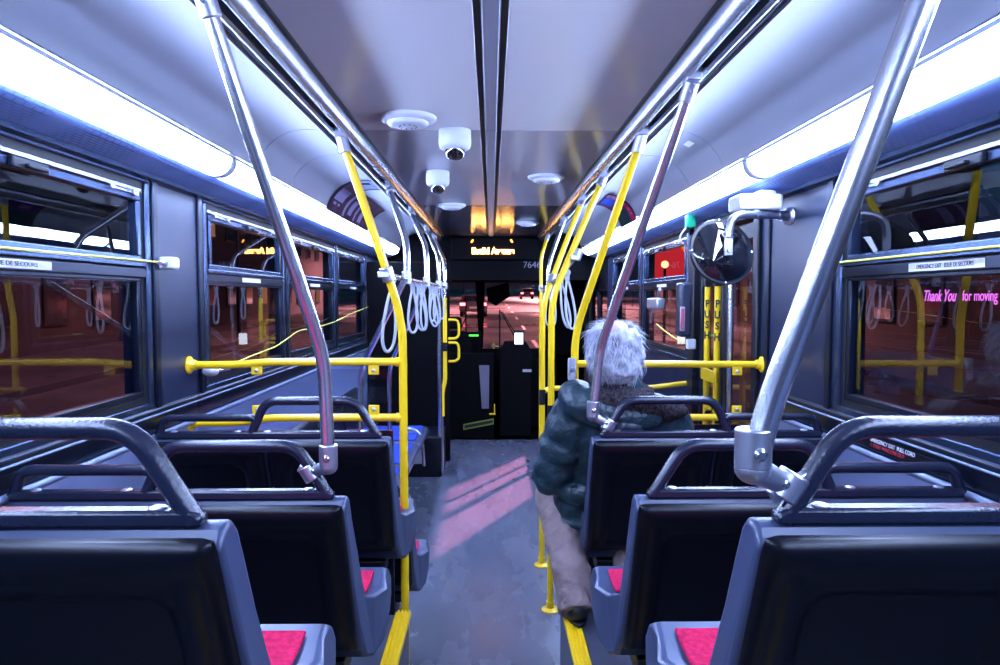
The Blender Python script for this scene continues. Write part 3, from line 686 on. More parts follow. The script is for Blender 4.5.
# adverts curved into the coves
def advert(s, y0, y1, i0, i1, label, base, patches):
    def cp(u):      # u in 0..1 along the cove part, returns x,z
        f = i0 + (i1-i0)*u; k = min(int(f), len(COVE)-2); q = f-k
        return COVE[k][0]*(1-q)+COVE[k+1][0]*q, COVE[k][1]*(1-q)+COVE[k+1][1]*q
    def patch(ya, yb, ua, ub, off):
        b = MB(); n = 14; pf = []
        for k in range(n+1):
            x, z = cp(ua+(ub-ua)*k/n); pf.append((s*(x-off*.6), z-off))
        for k in range(n, -1, -1):
            x, z = cp(ua+(ub-ua)*k/n); pf.append((s*(x-(off-.0015)*.6), z-off+.0015))
        return b.prism(pf, 'y', ya, yb)
    t = thing('advert_panel', label, 'poster', (s*.87, y0, 2.25))
    link('card', patch(y0, y1, 0, 1, .004), base, t)
    for (a, c, ua, ub, m) in patches:
        link('print', patch(y0+(y1-y0)*a, y0+(y1-y0)*c, ua, ub, .0055), m, t)
def ink(n, c, **k): return mat(n, c, .75, spec=.08, **k)
m1 = ink('print_plum', (.085,.028,.06), var=.6, vscale=20); m2 = ink('print_ice', (.26,.32,.46)); m3 = ink('print_dark', (.010,.008,.016)); mm = ink('print_mauve', (.26,.22,.34))
advert(-1, 4.14, 5.50, 4, 9, 'dark plum curved advert in the left ceiling cove behind the yellow post', m1,
       [(0,.035,0,1,m3), (.05,.22,.20,.55,mm), (.08,.13,.60,.68,mm), (.16,.20,.60,.68,mm), (.30,.34,.1,.9,mm), (.40,.48,.3,.75,mm), (.55,.58,.1,.9,mm), (.66,.74,.2,.8,mm), (.98,1,0,1,m3)])
advert(-1, 4.14, 4.50, 1, 3.95, 'pale blue curved advert card above the plum advert in the left cove', m2,
       [(0,.06,0,1,m3), (.25,.45,.35,.8,m3), (.60,.66,.2,.85,mm), (.94,1,0,1,m3)])
r1 = ink('print_crimson', (.33,.006,.05)); r2 = ink('print_blue', (.004,.06,.50)); r3 = ink('print_green', (.004,.022,.025)); r4 = ink('print_pink', (.50,.16,.28)); r5 = ink('print_navy', (.012,.010,.07), vcol=(.14,.02,.12), vscale=18)
advert(1, 4.66, 5.20, 3, 9, 'dark crimson, blue and green curved advert in the right ceiling cove', r5,
       [(0,.05,0,1,m3), (.05,.27,.26,1,r1), (.12,.20,.45,.75,r4), (.05,.26,.02,.11,r4), (.05,.26,.14,.24,r4), (.30,.78,.02,.30,r2), (.30,1,.55,1,r3), (.55,.75,.34,.45,r4)])
t = link('sticker', MB().prism([(.868,2.292),(.895,2.279),(.896,2.280),(.869,2.293)], 'y', 3.02, 3.10), M_label); tag(t, 'small white paper sticker on the right ceiling cove', 'sticker')

# ceiling fittings
def dome(x, y, r, label):
    t = thing('dome_camera', label, 'camera', (x,y,2.28), 'dome security cameras')
    link('housing', MB().lathe([(r*.98,0),(r,-.006),(r,-.022),(r*.985,-.024),(r*.985,-.028),(r,-.030),(r,-.055),(r*.93,-.070),(r*.78,-.078),(r*.60,-.080)], (x,y,2.279), (0,0,1), 40), M_white, t)
    link('dome', MB().lathe([(r*.62,-.078),(r*.60,-.090),(r*.52,-.105),(r*.35,-.116),(.001,-.120)], (x,y,2.279), (0,0,1), 32), M_dome, t, smooth=60)
dome(-.146, 2.80, .066, 'white dome camera with smoked lens, the larger and nearer one beside the centre seam')
dome(-.286, 3.70, .063, 'white dome camera with smoked lens, the smaller one further forward')
def puck(x, y, r, label):
    t = thing('ceiling_speaker', label, 'speaker', (x,y,2.28), 'round white ceiling discs')
    link('cover', MB().lathe([(r,0),(r,-.008),(r*.90,-.016),(r*.72,-.020),(r*.70,-.028),(r*.55,-.034),(.001,-.036)], (x,y,2.279), (0,0,1), 40), M_white, t, smooth=60)
    b = MB()
    for k in range(10): a = 2*PI*k/10; b.cyl((x+r*.3*math.cos(a),y+r*.3*math.sin(a),2.2445), (x+r*.3*math.cos(a),y+r*.3*math.sin(a),2.242), .003, 6)
    link('grille', b, M_dark, t)
puck(-.312, 2.60, .108, 'round white ceiling speaker, largest and nearest, left of centre')
puck(.31, 3.84, .104, 'round white ceiling speaker on the right, beside the yellow poles')
puck(-.285, 5.00, .104, 'round white ceiling speaker behind the two dome cameras')
puck(.33, 6.15, .104, 'round white ceiling speaker nearest the orange sign')
for s in (-1, 1):
    t = thing('cove_latch', 'pair of small round latches on the %s ceiling cove' % ('left' if s < 0 else 'right'), 'latch', (s*.94, 1.55, 2.22), 'cove panel latches')
    for k in range(2):
        link('knob', MB().lathe([(.010,0),(.010,.004),(.006,.007)], (s*(.905+.02*k),1.50,2.270-.017*k), (-s*.6,0,-.8), 16), M_alu, t)

# ------------------------------------------------------------------ front of the bus
t = thing('stop_sign_display', 'black overhead display with glowing orange stop name', 'display', (0,7.5,2.1))
link('case', MB().box((-.44,7.49,2.02), (.52,7.60,2.262)), M_dark2, t, bevel=.01)
M_led = emit('led_text', (1.0,.42,.09), 30)
text('lettering', 'Euclid Avenue', .094, M_led, face_mtx((.022,7.478,2.113), (1,0,0), (0,0,1)), t, .002, align='CENTER', bold=.003, sx=.86)
M_led2 = emit('led_indicator', (1.0,.32,.04), 12)
for s in (-1, 1):
    link('indicator', MB().cyl((.01+s*.205,7.455,2.235), (.01+s*.225,7.455,2.205), .007, 8), M_led2, t)
struct('header_front', MB().box((-W,7.58,1.80), (W,8.9,2.36)), M_dark2)
n = thing('fleet_number', 'faint grey fleet number on the dark header right of the display', 'number', (.7,7.57,1.95))
text('lettering', '7646', .10, mat('fleet_number_grey', (.14,.14,.18), .5), face_mtx((.355,7.574,1.965), (1,0,0), (0,0,1)), n, .001)
# windscreen
w9 = sroot('window_10', (0,8.9,.9))
b = MB().box((-W,8.86,0), (W,8.95,.86)); b.box((-W,8.86,0), (-.62,8.95,1.85)); b.box((.72,8.86,0), (W,8.95,1.85)); link('front_frame', b, M_dark2, w9)
link('centre_post', MB().prism([(-.205,1.85),(-.08,1.85),(-.105,.86),(-.150,.86)], 'y', 8.84, 8.90), M_dark2, w9)
link('glass', MB().box((-W,8.90,.86), (W,8.905,1.85)), M_wind, w9)
def dk(name, mb, label, cat, m=M_dark2, bevel=.01, group=None): return tag(link(name, mb, m, bevel=bevel), label, cat, group)
dk('wiper', MB().tube([(.115,8.97,.90),(.115,8.97,1.45)], .010, 8).tube([(.13,8.99,1.42),(.42,8.99,.90)], .009, 8).tube([(.15,8.99,1.42),(.46,8.99,.90)], .006, 8), 'dark windscreen wiper outside the right half of the windscreen', 'wiper', M_blk)
dk('wiper', MB().tube([(-.33,8.97,.90),(-.33,8.97,1.62)], .010, 8).tube([(-.33,8.99,1.35),(-.50,8.99,.95)], .008, 8), 'dark windscreen wiper outside the left half of the windscreen', 'wiper', M_blk)
struct('trim_23', MB().box((-W,8.95,.80),(W,9.06,.90)), M_dark2)
dk('rear_view_mirror', MB().prism([(-.06,1.72),(.22,1.80),(.24,1.62),(.06,1.50),(-.04,1.56)], 'y', 8.55, 8.60), 'dark driver mirror hanging at the top of the windscreen', 'mirror')
t = thing('dashboard', 'black dashboard across the front below the windscreen', 'dashboard', (0,8.5,.5))
link('body', MB().prism([(8.2,.02),(8.2,.86),(8.35,.98),(8.84,.92),(8.84,.02)], 'x', -1.15, .80), M_dark2, t, bevel=.02)
for (xa, xb, z) in ((-.44,-.39,1.155), (-.265,-.15,1.150)):
    link('display', MB().box((xa,8.15,z-.010), (xb,8.16,z+.012)), emit('green_display', (.10,1.0,.12), 1.6), t)
link('instrument_hood', MB().prism([(8.16,.86),(8.16,1.175),(8.30,1.19),(8.42,1.0),(8.42,.86)], 'x', -.62, -.10), M_dark2, t, bevel=.02)
t = thing('farebox', 'dark farebox with a small bright white screen on top', 'farebox', (.24,7.75,0))
link('body', MB().prism([(.10,.02),(.10,1.0),(.16,1.10),(.40,1.10),(.46,1.0),(.46,.02)], 'y', 7.70, 7.95), M_dark2, t, bevel=.012)
link('stand', MB().cyl((.315,7.72,1.08), (.315,7.72,1.20), .015), M_dark2, t)
link('screen_bezel', MB().box((.258,7.690,1.065), (.375,7.715,1.235)), M_dark, t, bevel=.006)
link('screen', MB().box((.268,7.686,1.078), (.362,7.691,1.205)), emit('white_screen', (.75,.88,1.0), 3.5), t)
link('ticket_slot', MB().box((.36,7.694,.76), (.46,7.700,.79)), M_grey, t)
t = thing('driver_partition', 'black partition behind the driver with a pale vertical panel', 'partition', (-.3,7.65,0))
link('body', MB().box((-.62,7.66,.0), (.03,7.70,.98)), M_dark2, t, bevel=.01)
link('pale_panel', MB().prism([(-.135,.84),(-.020,.84),(-.025,.35),(-.105,.35)], 'y', 7.645, 7.66), mat('pale_grey_panel', (.14,.13,.18), .5), t)
link('step_decal', MB().prism([(-.315,.17),(.03,.235),(.03,.170),(-.315,.105)], 'y', 7.650, 7.662), mat('yellow_green_decal', (.22,.26,.03), .5), t)
link('step_decal_inner', MB().prism([(-.300,.160),(.018,.220),(.018,.186),(-.300,.122)], 'y', 7.646, 7.652), M_ink, t)
link('latch', MB().box((.035,7.64,.30), (.045,7.66,.40)).box((-.02,7.64,.28), (.05,7.66,.295)), M_yel, t)
link('upper_handle', MB().box((.02,7.64,1.03), (.04,7.66,1.10)).box((.0,7.64,1.05),(.09,7.66,1.065)), mat('dull_yellow', (.30,.22,.03), .5), t)
t = thing('driver_seat', 'dark high-backed driver seat behind the partition', 'seat', (-.38,8.0,0))
link('backrest', MB().prism([(-.60,.5),(-.62,1.05),(-.55,1.22),(-.30,1.22),(-.22,1.05),(-.22,.5)], 'y', 7.86, 7.96), M_dark2, t, bevel=.03)
link('headrest', MB().box((-.50,7.87,1.24), (-.34,7.95,1.38)), M_dark2, t, bevel=.03)
link('seat', MB().box((-.62,7.92,.42), (-.22,8.18,.55)), M_dark2, t, bevel=.03)
link('base', MB().box((-.50,7.92,.0), (-.34,8.12,.42)), M_dark2, t)
dk('partition_screen', MB().box((-1.2,6.60,0), (-.40,6.64,1.95)), 'tall black partition wall behind the loop handles on the left', 'partition', M_dark2)

# ------------------------------------------------------------------ the passenger
def organic(name, mb, m, parent, voxel, sm=6, disp=0, dscale=.05, dtype='CLOUDS', disp2=0, d2=.02):
    o = link(name, mb, m, parent, smooth=180)
    r = o.modifiers.new('remesh', 'REMESH'); r.mode = 'VOXEL'; r.voxel_size = voxel; r.use_smooth_shade = True
    q = o.modifiers.new('smooth', 'SMOOTH'); q.factor = .6; q.iterations = sm
    for dd, ds in ((disp, dscale), (disp2, d2)):
        if dd:
            tx = bpy.data.textures.new(name, dtype); tx.noise_scale = ds
            k = o.modifiers.new('displace', 'DISPLACE'); k.texture = tx; k.strength = dd; k.mid_level = .5; k.texture_coords = 'LOCAL'
    return o
M_skin = mat('skin', (.55,.30,.22), .5, spec=.4, var=.15, vscale=20)
M_jacket = mat('teal_black_jacket_nylon', (.010,.036,.048), .44, spec=.5, bump=1, bscale=16, bdist=.020, vcol=(.012,.026,.038), vscale=4)
M_jdark = mat('navy_jacket_panel', (.008,.010,.030), .45, bump=.2, bscale=40)
M_fleece = mat('dark_brown_fleece', (.060,.048,.055), .95, spec=.1, bump=.9, bscale=150, vcol=(.012,.010,.014), vscale=110)
M_trs = mat('beige_trousers', (.25,.185,.18), .85, spec=.1, bump=1, bscale=14, bdist=.018, var=.2, vscale=9)
M_shoe = mat('black_shoe_leather', (.008,.008,.010), .45)
M_hair = mat('white_hair', (.52,.54,.61), .6, spec=.3, var=.6, vscale=30)

P = thing('person', 'white-haired person in a dark teal hooded jacket and beige trousers, seated seen from behind', 'person', (.50,2.70,.0))
hip = Vector((.50,2.755,.865)); chest = Vector((.50,2.64,1.12)); neck = Vector((.485,2.60,1.235)); head = Vector((.468,2.57,1.395))
shL, shR = Vector((.325,2.63,1.135)), Vector((.690,2.63,1.12))
elL, elR = Vector((.240,2.70,.875)), Vector((.745,2.72,.885))
wrL, wrR = Vector((.370,2.86,.945)), Vector((.630,2.86,.945))
hipL, hipR = Vector((.40,2.74,.835)), Vector((.59,2.74,.835))
knL, knR = Vector((.265,2.90,.80)), Vector((.55,2.92,.83))
anL, anR = Vector((.322,2.50,.478)), Vector((.56,2.52,.478))
b = MB()
b.ell(hip, .165, .125, .12); b.cap(hip, chest, .135, .14, 20); b.cap(shL, shR, .065, .065); b.cap(chest, neck, .10, .058)
b.cap(neck, head-Vector((0,-.005,.04)), .056, .054)
b.ell(head, .078, .098, .112, 28, 18); b.ell(head+Vector((0,.030,-.06)), .055, .06, .055)         # skull, jaw
b.ell(head+Vector((0,.102,-.018)), .012, .020, .026); b.ell(head+Vector((0,.088,.004)), .045, .012, .012)     # nose, brow
b.ell(head+Vector((0,.088,-.062)), .024, .014, .008); b.ell(head+Vector((0,.085,-.088)), .022, .02, .018)    # mouth, chin
for sx in (-1, 1):
    b.ell(head+Vector((sx*.080,-.002,-.018)), .010, .020, .033); b.ell(head+Vector((sx*.032,.082,-.008)), .013, .010, .008)
for sh_, el, wr, sd in ((shL, elL, wrL, 1), (shR, elR, wrR, -1)):
    b.cap(sh_, el, .052, .040); b.cap(el, wr, .040, .027)
    palm = wr + Vector((sd*.020,.075,-.016)); b.cap(wr, palm, .027, .030)
    b.ell(palm, .040, .045, .016)
    for f in range(4):
        base = palm + Vector(((f-1.5)*.020, .036, -.002)); Lf = (.040,.046,.043,.034)[f] if sd > 0 else (.034,.043,.046,.040)[f]
        k1 = base + Vector(((f-1.5)*.002, Lf, -.004)); k2 = k1 + Vector((0,.55*Lf,-.020)); b.cap(base, k1, .0092, .0085, 10); b.cap(k1, k2, .0085, .0072, 10)
    tb = palm + Vector((sd*.034,-.012,.0)); t1 = tb + Vector((sd*.022,.026,.0)); b.cap(tb, t1, .0115, .010, 10); b.cap(t1, t1+Vector((sd*.004,.026,-.010)), .010, .008, 10)
for h, k, a in ((hipL, knL, anL), (hipR, knR, anR)):
    b.cap(h, k, .078, .055, 18); b.cap(k, a, .052, .036, 18); b.cap(a, a+Vector((0,.13,-.055)), .034, .026)
organic('body', b, M_skin, P, .0065, 3)
# trousers: baggy legs with folds, cuffs over the shoes
b = MB(); b.ell(hip+Vector((0,.02,-.03)), .185, .15, .115)
for h, k, a in ((hipL, knL, anL), (hipR, knR, anR)):
    b.cap(h, k, .094, .080, 20)
    for i in range(7):
        u0, u1 = i/9, (i+1)/9; pa, pb = k.lerp(a, u0), k.lerp(a, u1); w0 = .084 - .014*u0; w1 = .084 - .014*u1
        b.cap(pa, pb, w0 + (.006 if i % 2 else -.003), w1 + (-.003 if i % 2 else .006), 20)
    c0 = k.lerp(a, .70); b.cyl(c0, a + Vector((0,-.012,-.054)), .076, 20, .070)
organic('trousers', b, M_trs, P, .010, 3, .020, .09, disp2=.012, d2=.03)
for a, nm in ((anL, 'shoe'), (anR, 'shoe')):
    b = MB(); b.ell(a+Vector((0,-.005,-.045)), .042, .050, .046); b.cap(a+Vector((0,.0,-.055)), a+Vector((.006,.165,-.058)), .043, .040, 18); b.ell(a+Vector((.006,.17,-.068)), .046, .06, .030)
    so = organic('shoe', b, M_shoe, P, .006, 3)
    b = MB(); pf = []
    for i in range(28):
        t_ = 2*PI*i/28; pf.append((a.x + .003 + (.046+.006*math.sin(t_))*math.cos(t_), a.y + .085 + .150*math.sin(t_)))
    link('sole', b.prism(pf, 'z', .387, .402), M_blk, so, bevel=.003)
# jacket
b = MB(); b.ell(hip+Vector((-.005,-.005,-.055)), .205, .135, .145); b.cap(hip+Vector((0,-.0,0)), chest+Vector((0,-.0,-.02)), .150, .150, 24)
b.ell(hip+Vector((-.145,-.02,-.085)), .10, .11, .125); b.ell(hip+Vector((-.150,-.03,-.150)), .085, .085, .10)
for q in (-1, 1): b.cap(hip+Vector((q*.085,0,0)), chest+Vector((q*.075,0,-.03)), .125, .125, 24)
b.cap(shL+Vector((.03,0,-.01)), shR+Vector((-.03,0,-.01)), .098, .098); b.cap(chest, neck, .14, .10)
for sh_, el, wr in ((shL, elL, wrL), (shR, elR, wrR)):
    for i in range(6):
        u0, u1 = i/6, (i+1)/6; wv = .008 if i % 2 else -.004
        b.cap(sh_.lerp(el, u0), sh_.lerp(el, u1), .098-.020*u0+wv, .098-.020*u1-wv, 20); b.cap(el.lerp(wr, u0), el.lerp(wr, u1), .078-.026*u0+wv, .078-.026*u1-wv, 20)
# elastic waist: bloused above, pinched at the cord, flared hem below
b.tube([hip+Vector((-.235,.03,-.035)), hip+Vector((-.215,-.085,-.035)), hip+Vector((-.08,-.135,-.035)), hip+Vector((.08,-.135,-.035))], .034, 14, .08)
b.tube([hip+Vector((-.245,.04,-.165)), hip+Vector((-.225,-.085,-.165)), hip+Vector((-.08,-.125,-.165))], .022, 14, .08)
# thrown-back hood: a heavy fold round the back of the neck, fuller on the left
hood = [neck+Vector((-.120,.10,-.05)), neck+Vector((-.165,.01,-.000)), neck+Vector((-.150,-.065,-.030)), neck+Vector((-.03,-.095,-.080)), neck+Vector((.09,-.090,-.085)), neck+Vector((.165,-.03,-.050)), neck+Vector((.15,.07,-.04))]
b.tube(hood, [.046,.066,.066,.052,.050,.050,.040], 18, .06)
J = organic('jacket', b, M_jacket, P, .0095, 3, .020, .10, disp2=.020, d2=.045)
for mm_ in J.modifiers:
    if mm_.type == 'DISPLACE' and mm_.strength > .0199 and mm_.texture.noise_scale < .05:
        tx = bpy.data.textures.new('folds', 'MARBLE'); tx.noise_scale = .11; tx.turbulence = 6; tx.marble_type = 'SOFT'; mm_.texture = tx; mm_.strength = .009
b = MB(); b.tube([neck+Vector((-.075,-.105,-.095)), neck+Vector((-.01,-.120,-.115)), neck+Vector((.07,-.115,-.115))], [.034,.040,.030], 16, .04)
organic('hood_lining', b, M_jdark, P, .011, 4, .02, .06)
b = MB()
for i in range(3):
    z = -.040 + i*.030
    ring = [neck+Vector((math.cos(a_)*(.098+.010*(i == 0)+.016*math.cos(a_*1.0)), math.sin(a_)*(.086), z+.006*math.sin(2*a_)-.018*math.cos(a_))) for a_ in [2*PI*k/20 for k in range(20)]]
    b.tube(ring, .034-.004*i, 14, close=True)
b.ell(neck+Vector((.045,-.105,-.035)), .120, .036, .060); b.ell(neck+Vector((.165,-.055,-.060)), .095, .05, .045); b.ell(neck+Vector((-.07,-.09,-.010)), .06, .04, .040)
organic('fleece_collar', b, M_fleece, P, .009, 3, .016, .012, disp2=.018, d2=.05)
# belt-line seam and drawcord
link('waist_cord', MB().tube([(.262,2.74,.800),(.275,2.66,.795),(.34,2.61,.79)], .004, 8, .03), M_blk, P)
# hair: thick white cap with loose strands, thinner at the crown
b = MB(); hc = head+Vector((0,-.012,.008))
b.ell(hc, .096, .108, .112, 28, 18); b.ell(hc+Vector((0,-.045,-.045)), .086, .066, .080); b.ell(hc+Vector((-.070,-.01,-.020)), .038, .060, .062); b.ell(hc+Vector((.070,-.01,-.020)), .040, .060, .066)
b.ell(hc+Vector((.02,-.055,.035)), .07, .055, .06)
H = organic('hair', b, M_hair, P, .008, 2, .026, .035, disp2=.012, d2=.014)
b = MB(); Rh = random.Random(3)
for k in range(2600):
    th = Rh.uniform(-PI, PI); ph = Rh.uniform(-.75, 1.35)
    n = Vector((math.cos(ph)*math.sin(th), -math.cos(ph)*math.cos(th), math.sin(ph)))
    if n.y > .45 and n.z < .5: continue
    crown = (n - Vector((-.05,-.55,.83))).length
    if crown < .38 and Rh.random() < .8: continue
    p = hc + Vector((n.x*.100, n.y*.112, n.z*.116)) - n*.006 + Vector((0, 0, -.02 if n.z < 0 else 0))
    sw = n.cross(Vector((0,0,1))).normalized() if abs(n.z) < .95 else Vector((1,0,0))
    dn = (Vector((0,0,-1)) - n*(-n.z)).normalized() if abs(n.z) < .97 else Vector((Rh.uniform(-1,1),-1,0)).normalized()
    L_ = Rh.uniform(.035,.075); cu = Rh.uniform(-.6,.6); out = Rh.uniform(.05,.45) if Rh.random() < .85 else Rh.uniform(.6,1.1)
    pts = [p]; dirn = (dn + sw*cu + n*out).normalized()
    for q in range(4):
        p = p + dirn*L_/4; dirn = (dirn + n*(-.16) + sw*Rh.uniform(-.25,.25) + dn*.10).normalized(); pts.append(p)
    b.tube(pts, [.00085,.0008,.0007,.0005,.0002], 3)
st = link('hair_strands', b, mat('white_hair_strand', (.74,.76,.84), .5, vcol=(.34,.36,.46), vscale=34), H); st['kind'] = 'stuff'
link('scalp_patch', MB().ell(hc+Vector((.0,-.040,.072)), .046, .050, .042, 20, 12), mat('pink_scalp', (.62,.44,.42), .5), H)

# ------------------------------------------------------------------ the street outside
def asphalt():
    m = mat('wet_asphalt', (.055,.05,.055), .35, spec=.6, var=.5, vscale=.35, rvar=.2, bump=.2, bscale=20); return m
M_asph = asphalt()
def gz(y): return -.38 + max(0, y-10)*.022
g = MB()
ys = [-60, 10, 60, 140, 260]
vs = []
for y in ys: vs += [Vector((-60,y,gz(y))), Vector((60,y,gz(y)))]
g.add(vs, [(2*i,2*i+1,2*i+3,2*i+2) for i in range(len(ys)-1)])
tag(link('road', g, M_asph, smooth=0), kind='structure')
M_paint = mat('road_paint', (.45,.42,.42), .6)
n = 0
for x in (1.6, -5.2):
    for k in range(14):
        y = 14 + k*9; b = MB().add([(x-.07,y,gz(y)+.01),(x+.07,y,gz(y)+.01),(x+.07,y+3,gz(y+3)+.01),(x-.07,y+3,gz(y+3)+.01)], [(0,1,2,3)])
        tag(link('lane_mark', b, M_paint, smooth=0), kind='structure')
for s in (-1, 1):
    b = MB().box((s*9.0,-40,-.38), (s*13,10,-.24)); tag(link('pavement', b, mat('pavement_concrete', (.10,.09,.09), .8, var=.3, vscale=2)), kind='structure')
    b = MB(); b.prism([(10,-.38),(10,-.24),(200,gz(200)+.14),(200,gz(200))], 'x', s*9.0, s*13); tag(link('pavement', b, M_asph, smooth=0), kind='structure')
# buildings
M_brick = mat('dark_brick', (.022,.012,.018), .85, var=.5, vscale=1.5)
def building(x0, x1, y0, y1, h, label, lit=()):
    t = thing('building', label, 'building', ((x0+x1)/2, (y0+y1)/2, -.3), 'buildings along the street')
    z0 = gz(y0)-.1
    b = MB().box((x0,y0,z0), (x1,y1,z0+h)); b.box((x0-.2,y0-.2,z0+h), (x1+.2,y1+.2,z0+h+.3)); link('walls', b, M_brick, t)
    xf = x1 if x1 < 0 else x0; s = 1 if x1 < 0 else -1
    k = 0; y = y0+1
    while y < y1-1.2:
        for z in (1.2, 4.6):
            if z+1.5 < h:
                f = link('window', MB().box((xf,y,z0+z), (xf+s*.08,y+1.2,z0+z+1.6)), M_blk, t)
                mm = M_lit if (k % 5 in lit) else M_pane
                link('pane', MB().box((xf+s*.08,y+.1,z0+z+.1), (xf+s*.09,y+1.1,z0+z+1.5)), mm, f)
            k += 1
        y += 2.6
M_pane = mat('dark_window_pane', (.02,.02,.03), .1); M_lit = emit('lit_window', (1.0,.45,.20), .35)
building(-21,-14, -8, 8, 3.1, 'dark brick house across the street, seen through the large left window', ())
building(-22,-14, 10, 26, 3.3, 'dark brick house beyond the left front windows', ())
building(-23,-14, 30, 60, 9, 'dark long block left of the road ahead', (3,))
building(14,21, -8, 7, 3.0, 'dark brick house outside the large right window', ())
building(14,22, 12, 28, 3.1, 'dark brick house outside the rear door', ())
building(14,23, 32, 62, 9, 'dark long block right of the road ahead', (0,))
# street lamps
def lamp(x, y, label, e=900, col=(1.0,.36,.36)):
    z = gz(y); s = -1 if x > 0 else 1
    t = thing('street_lamp', label, 'street lamp', (x,y,z), 'sodium street lamps')
    link('post', MB().tube([(x,y,z),(x,y,z+7.0),(x+s*.5,y,z+7.6),(x+s*2.2,y,z+7.8)], [.10,.07,.06,.05] if False else .07, 10, .5), M_frame, t)
    link('lamp_head', MB().box((x+s*2.0,y-.18,z+7.72), (x+s*2.9,y+.18,z+7.88)), M_frame, t, bevel=.03)
    link('lens', MB().box((x+s*2.15,y-.14,z+7.70), (x+s*2.8,y+.14,z+7.72)), emit('sodium_lens', (1,.55,.4), 25), t)
    l = bpy.data.lights.new('street_light', 'SPOT'); l.energy = e; l.color = col; l.spot_size = math.radians(150); l.spot_blend = .6; l.shadow_soft_size = .15
    o = bpy.data.objects.new('street_light', l); C.objects.link(o); o.location = (x+s*2.45,y,z+7.65)
lamp(-10.0, 12, 'street lamp across the road beside the bus', 2600, (1.0,.36,.42)); lamp(10.0, 12, 'street lamp on the kerb side beside the bus', 900, (1.0,.40,.55))
lamp(-9.6, 26, 'nearest street lamp left of the road ahead', 9000); lamp(9.6, 33, 'nearest street lamp right of the road ahead', 30000)
lamp(-9.6, 58, 'second street lamp left of the road ahead', 120000); lamp(9.6, 64, 'second street lamp right of the road ahead', 120000)
lamp(9.6, 100, 'farthest street lamp right of the road ahead', 240000)
t = thing('added_flood_lamp', 'added floodlight on a tall kerb post, throwing a pink patch on the aisle floor', 'floodlight', (8.2,18.6,gz(18.6)))  # added lamp: its narrow beam makes the pink patch through the front door
link('post', MB().cyl((8.2,18.6,gz(18.6)), (8.2,18.6,7.9), .08, 12).cyl((8.2,18.6,7.85),(7.3,18.6,7.85),.04,10), M_frame, t)
fd = (Vector((-.05,5.75,0)) - Vector((7.15,18.6,7.7))).normalized()
link('lamp_head', MB().cyl(Vector((7.15,18.6,7.7))-fd*.35, Vector((7.15,18.6,7.7)), .22, 20), M_frame, t)
link('lens', MB().cyl(Vector((7.15,18.6,7.7)), Vector((7.15,18.6,7.7))+fd*.01, .20, 20), emit('added_flood_lens', (1,.5,.45), 25), t)
l = bpy.data.lights.new('added_flood_light', 'SPOT'); l.energy = 130000; l.color = (1.0,.33,.42); l.spot_size = math.radians(6.6); l.spot_blend = .3; l.shadow_soft_size = .10
o = bpy.data.objects.new('added_flood_light', l); C.objects.link(o); o.location = Vector((7.15,18.6,7.7)) + fd*.15; o.rotation_euler = fd.to_track_quat('-Z','Y').to_euler()
# traffic ahead
def car(x, y, label, sc_=1.0):
    z = gz(y); t = thing('car', label, 'car', (x,y,z), 'cars ahead on the road')
    pf = [(x-.88,z+.35),(x-.92,z+.75),(x-.86,z+.98),(x-.66,z+1.42),(x-.50,z+1.48),(x+.50,z+1.48),(x+.66,z+1.42),(x+.86,z+.98),(x+.92,z+.75),(x+.88,z+.35)]
    link('car_body', MB().prism(pf, 'y', y, y+4.2), mat('car_paint', (.12,.11,.13), .3, coat=.5), t, bevel=.06)
    link('rear_window', MB().prism([(x-.68,z+1.02),(x-.54,z+1.36),(x+.54,z+1.36),(x+.68,z+1.02)], 'y', y-.02, y), M_pane, t)
    for s in (-1, 1):
        link('tail_light', MB().box((x+s*.50,y-.05,z+.74), (x+s*.86,y,z+.92)), emit('tail_light', (1.0,.10,.13), 14), t)
        link('wheel', MB().cyl((x+s*.66,y+.7,z+.32), (x+s*.88,y+.7,z+.32), .32, 20), M_blk, t); link('wheel', MB().cyl((x+s*.66,y+3.4,z+.32), (x+s*.88,y+3.4,z+.32), .32, 20), M_blk, t)
    link('number_plate', MB().box((x-.25,y-.03,z+.55), (x+.25,y,z+.68)), M_label, t)
car(-1.15, 44, 'nearest car ahead with glowing tail lights, left of the windscreen post')
car(4.9, 92, 'distant car with red tail lights right of the windscreen post'); car(7.4, 84, 'distant car with red tail lights furthest right')
# traffic signal
def signal(x, y, zt, col, label, lens=(1.0,.04,.05), st=40, r=.11):
    z = gz(y); t = thing('traffic_light', label, 'traffic light', (x,y,z), 'traffic lights')
    link('post', MB().cyl((x,y,z), (x,y,zt+.3), .05, 12), M_frame, t)
    link('housing', MB().box((x-.17,y-.30,zt-.75), (x+.17,y-.08,zt+.20)), M_blk, t, bevel=.02)
    for k in range(3):
        zz = zt - k*.28
        link('lens', MB().cyl((x,y-.30,zz), (x,y-.33,zz), r, 20), emit('signal_lens', lens, st) if k == col else M_pane, t)
signal(5.6, 80, gz(80)+4.6, 0, 'red traffic light above the road ahead, right of the post'); signal(-3.6, 90, gz(90)+5.0, 2, 'bluish green traffic light above the road ahead, left of the post', (.5,.9,1.0))
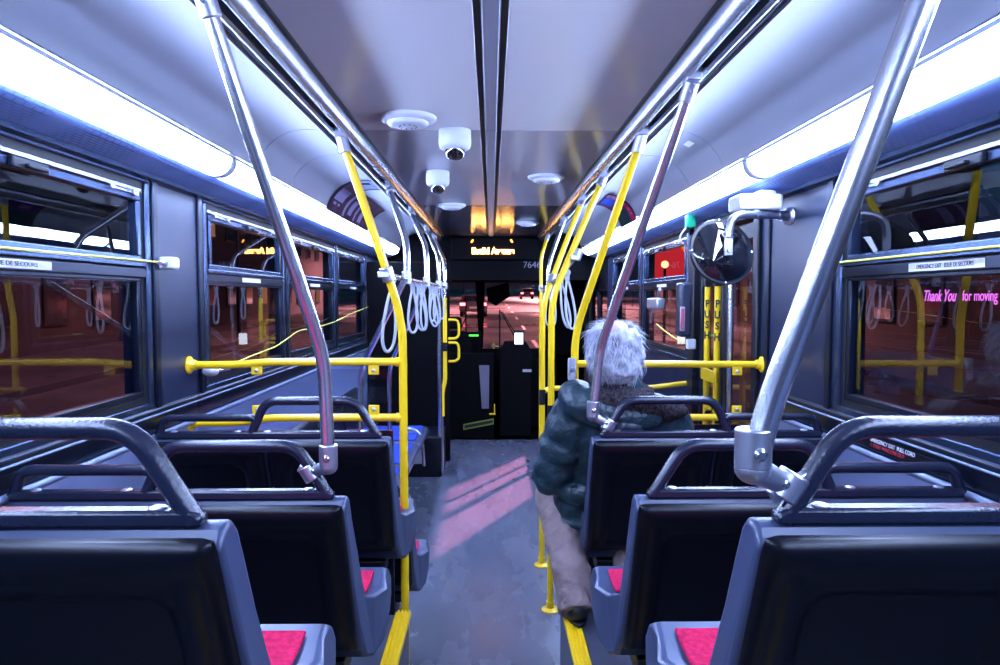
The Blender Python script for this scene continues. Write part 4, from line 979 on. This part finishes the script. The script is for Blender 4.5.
# red lit sign and amber lamp outside the right middle window
t = thing('lit_sign', 'red backlit shop sign outside the right window past the rear door', 'sign', (4.2,16.5,2.3))
link('sign_face', MB().box((4.0,13.6,1.95), (4.1,18.2,3.15)), emit('red_backlit_face', (1.0,.035,.05), .85), t)
link('sign_frame', MB().box((4.1,13.5,1.85), (4.3,18.3,3.25)), M_blk, t); link('post', MB().cyl((4.2,14,-.38),(4.2,14,2.0),.05,10).cyl((4.2,18,-.38),(4.2,18,2.0),.05,10), M_blk, t)
t = thing('warning_lamp', 'round orange lamp glowing in front of the red sign', 'lamp', (3.6,15.4,2.5))
link('lens', MB().ell((3.63,14.2,2.30), .075, .075, .075), emit('amber_lens', (1.0,.28,.10), 9), t); link('post', MB().cyl((3.63,14.2,-.38),(3.63,14.2,2.22),.03,10), M_blk, t)

# ------------------------------------------------------------------ world, camera, view
wd = bpy.data.worlds.new('night'); sc.world = wd; wd.use_nodes = True
nt = wd.node_tree; bg = nt.nodes['Background']; bg.inputs[1].default_value = 1
tc = nt.nodes.new('ShaderNodeTexCoord'); sp = nt.nodes.new('ShaderNodeSeparateXYZ'); mr = nt.nodes.new('ShaderNodeMapRange'); cr = nt.nodes.new('ShaderNodeMix'); cr.data_type = 'RGBA'
nt.links.new(tc.outputs['Generated'], sp.inputs[0]); nt.links.new(sp.outputs[2], mr.inputs[0]); mr.inputs[1].default_value = .02; mr.inputs[2].default_value = .16
cr.inputs[6].default_value = (.012,.010,.020,1); cr.inputs[7].default_value = (.006,.032,.066,1)
nt.links.new(mr.outputs[0], cr.inputs[0]); nt.links.new(cr.outputs[2], bg.inputs[0])

cam = bpy.data.cameras.new('camera'); co = bpy.data.objects.new('camera', cam); C.objects.link(co); sc.camera = co
F = 680.; cam.sensor_width = 36; cam.lens = F/1000*36; cam.clip_start = .02; cam.clip_end = 500
yaw = math.atan((500-491)/F); pit = math.atan((332.5-298)/F)
co.location = (0,0,1.6); co.rotation_euler = (PI/2 - pit, 0, -yaw)
vs_ = sc.view_settings; sc.display_settings.display_device = 'sRGB'; vs_.view_transform = 'Standard'; vs_.look = 'None'; vs_.exposure = 0; vs_.gamma = 1; vs_.use_curve_mapping = False
sc.cycles.max_bounces = 10; sc.cycles.transparent_max_bounces = 24; sc.cycles.glossy_bounces = 6; sc.cycles.diffuse_bounces = 4
sc.cycles.sample_clamp_indirect = 6; sc.cycles.caustics_reflective = False; sc.cycles.caustics_refractive = False
sc.cycles.use_denoising = True
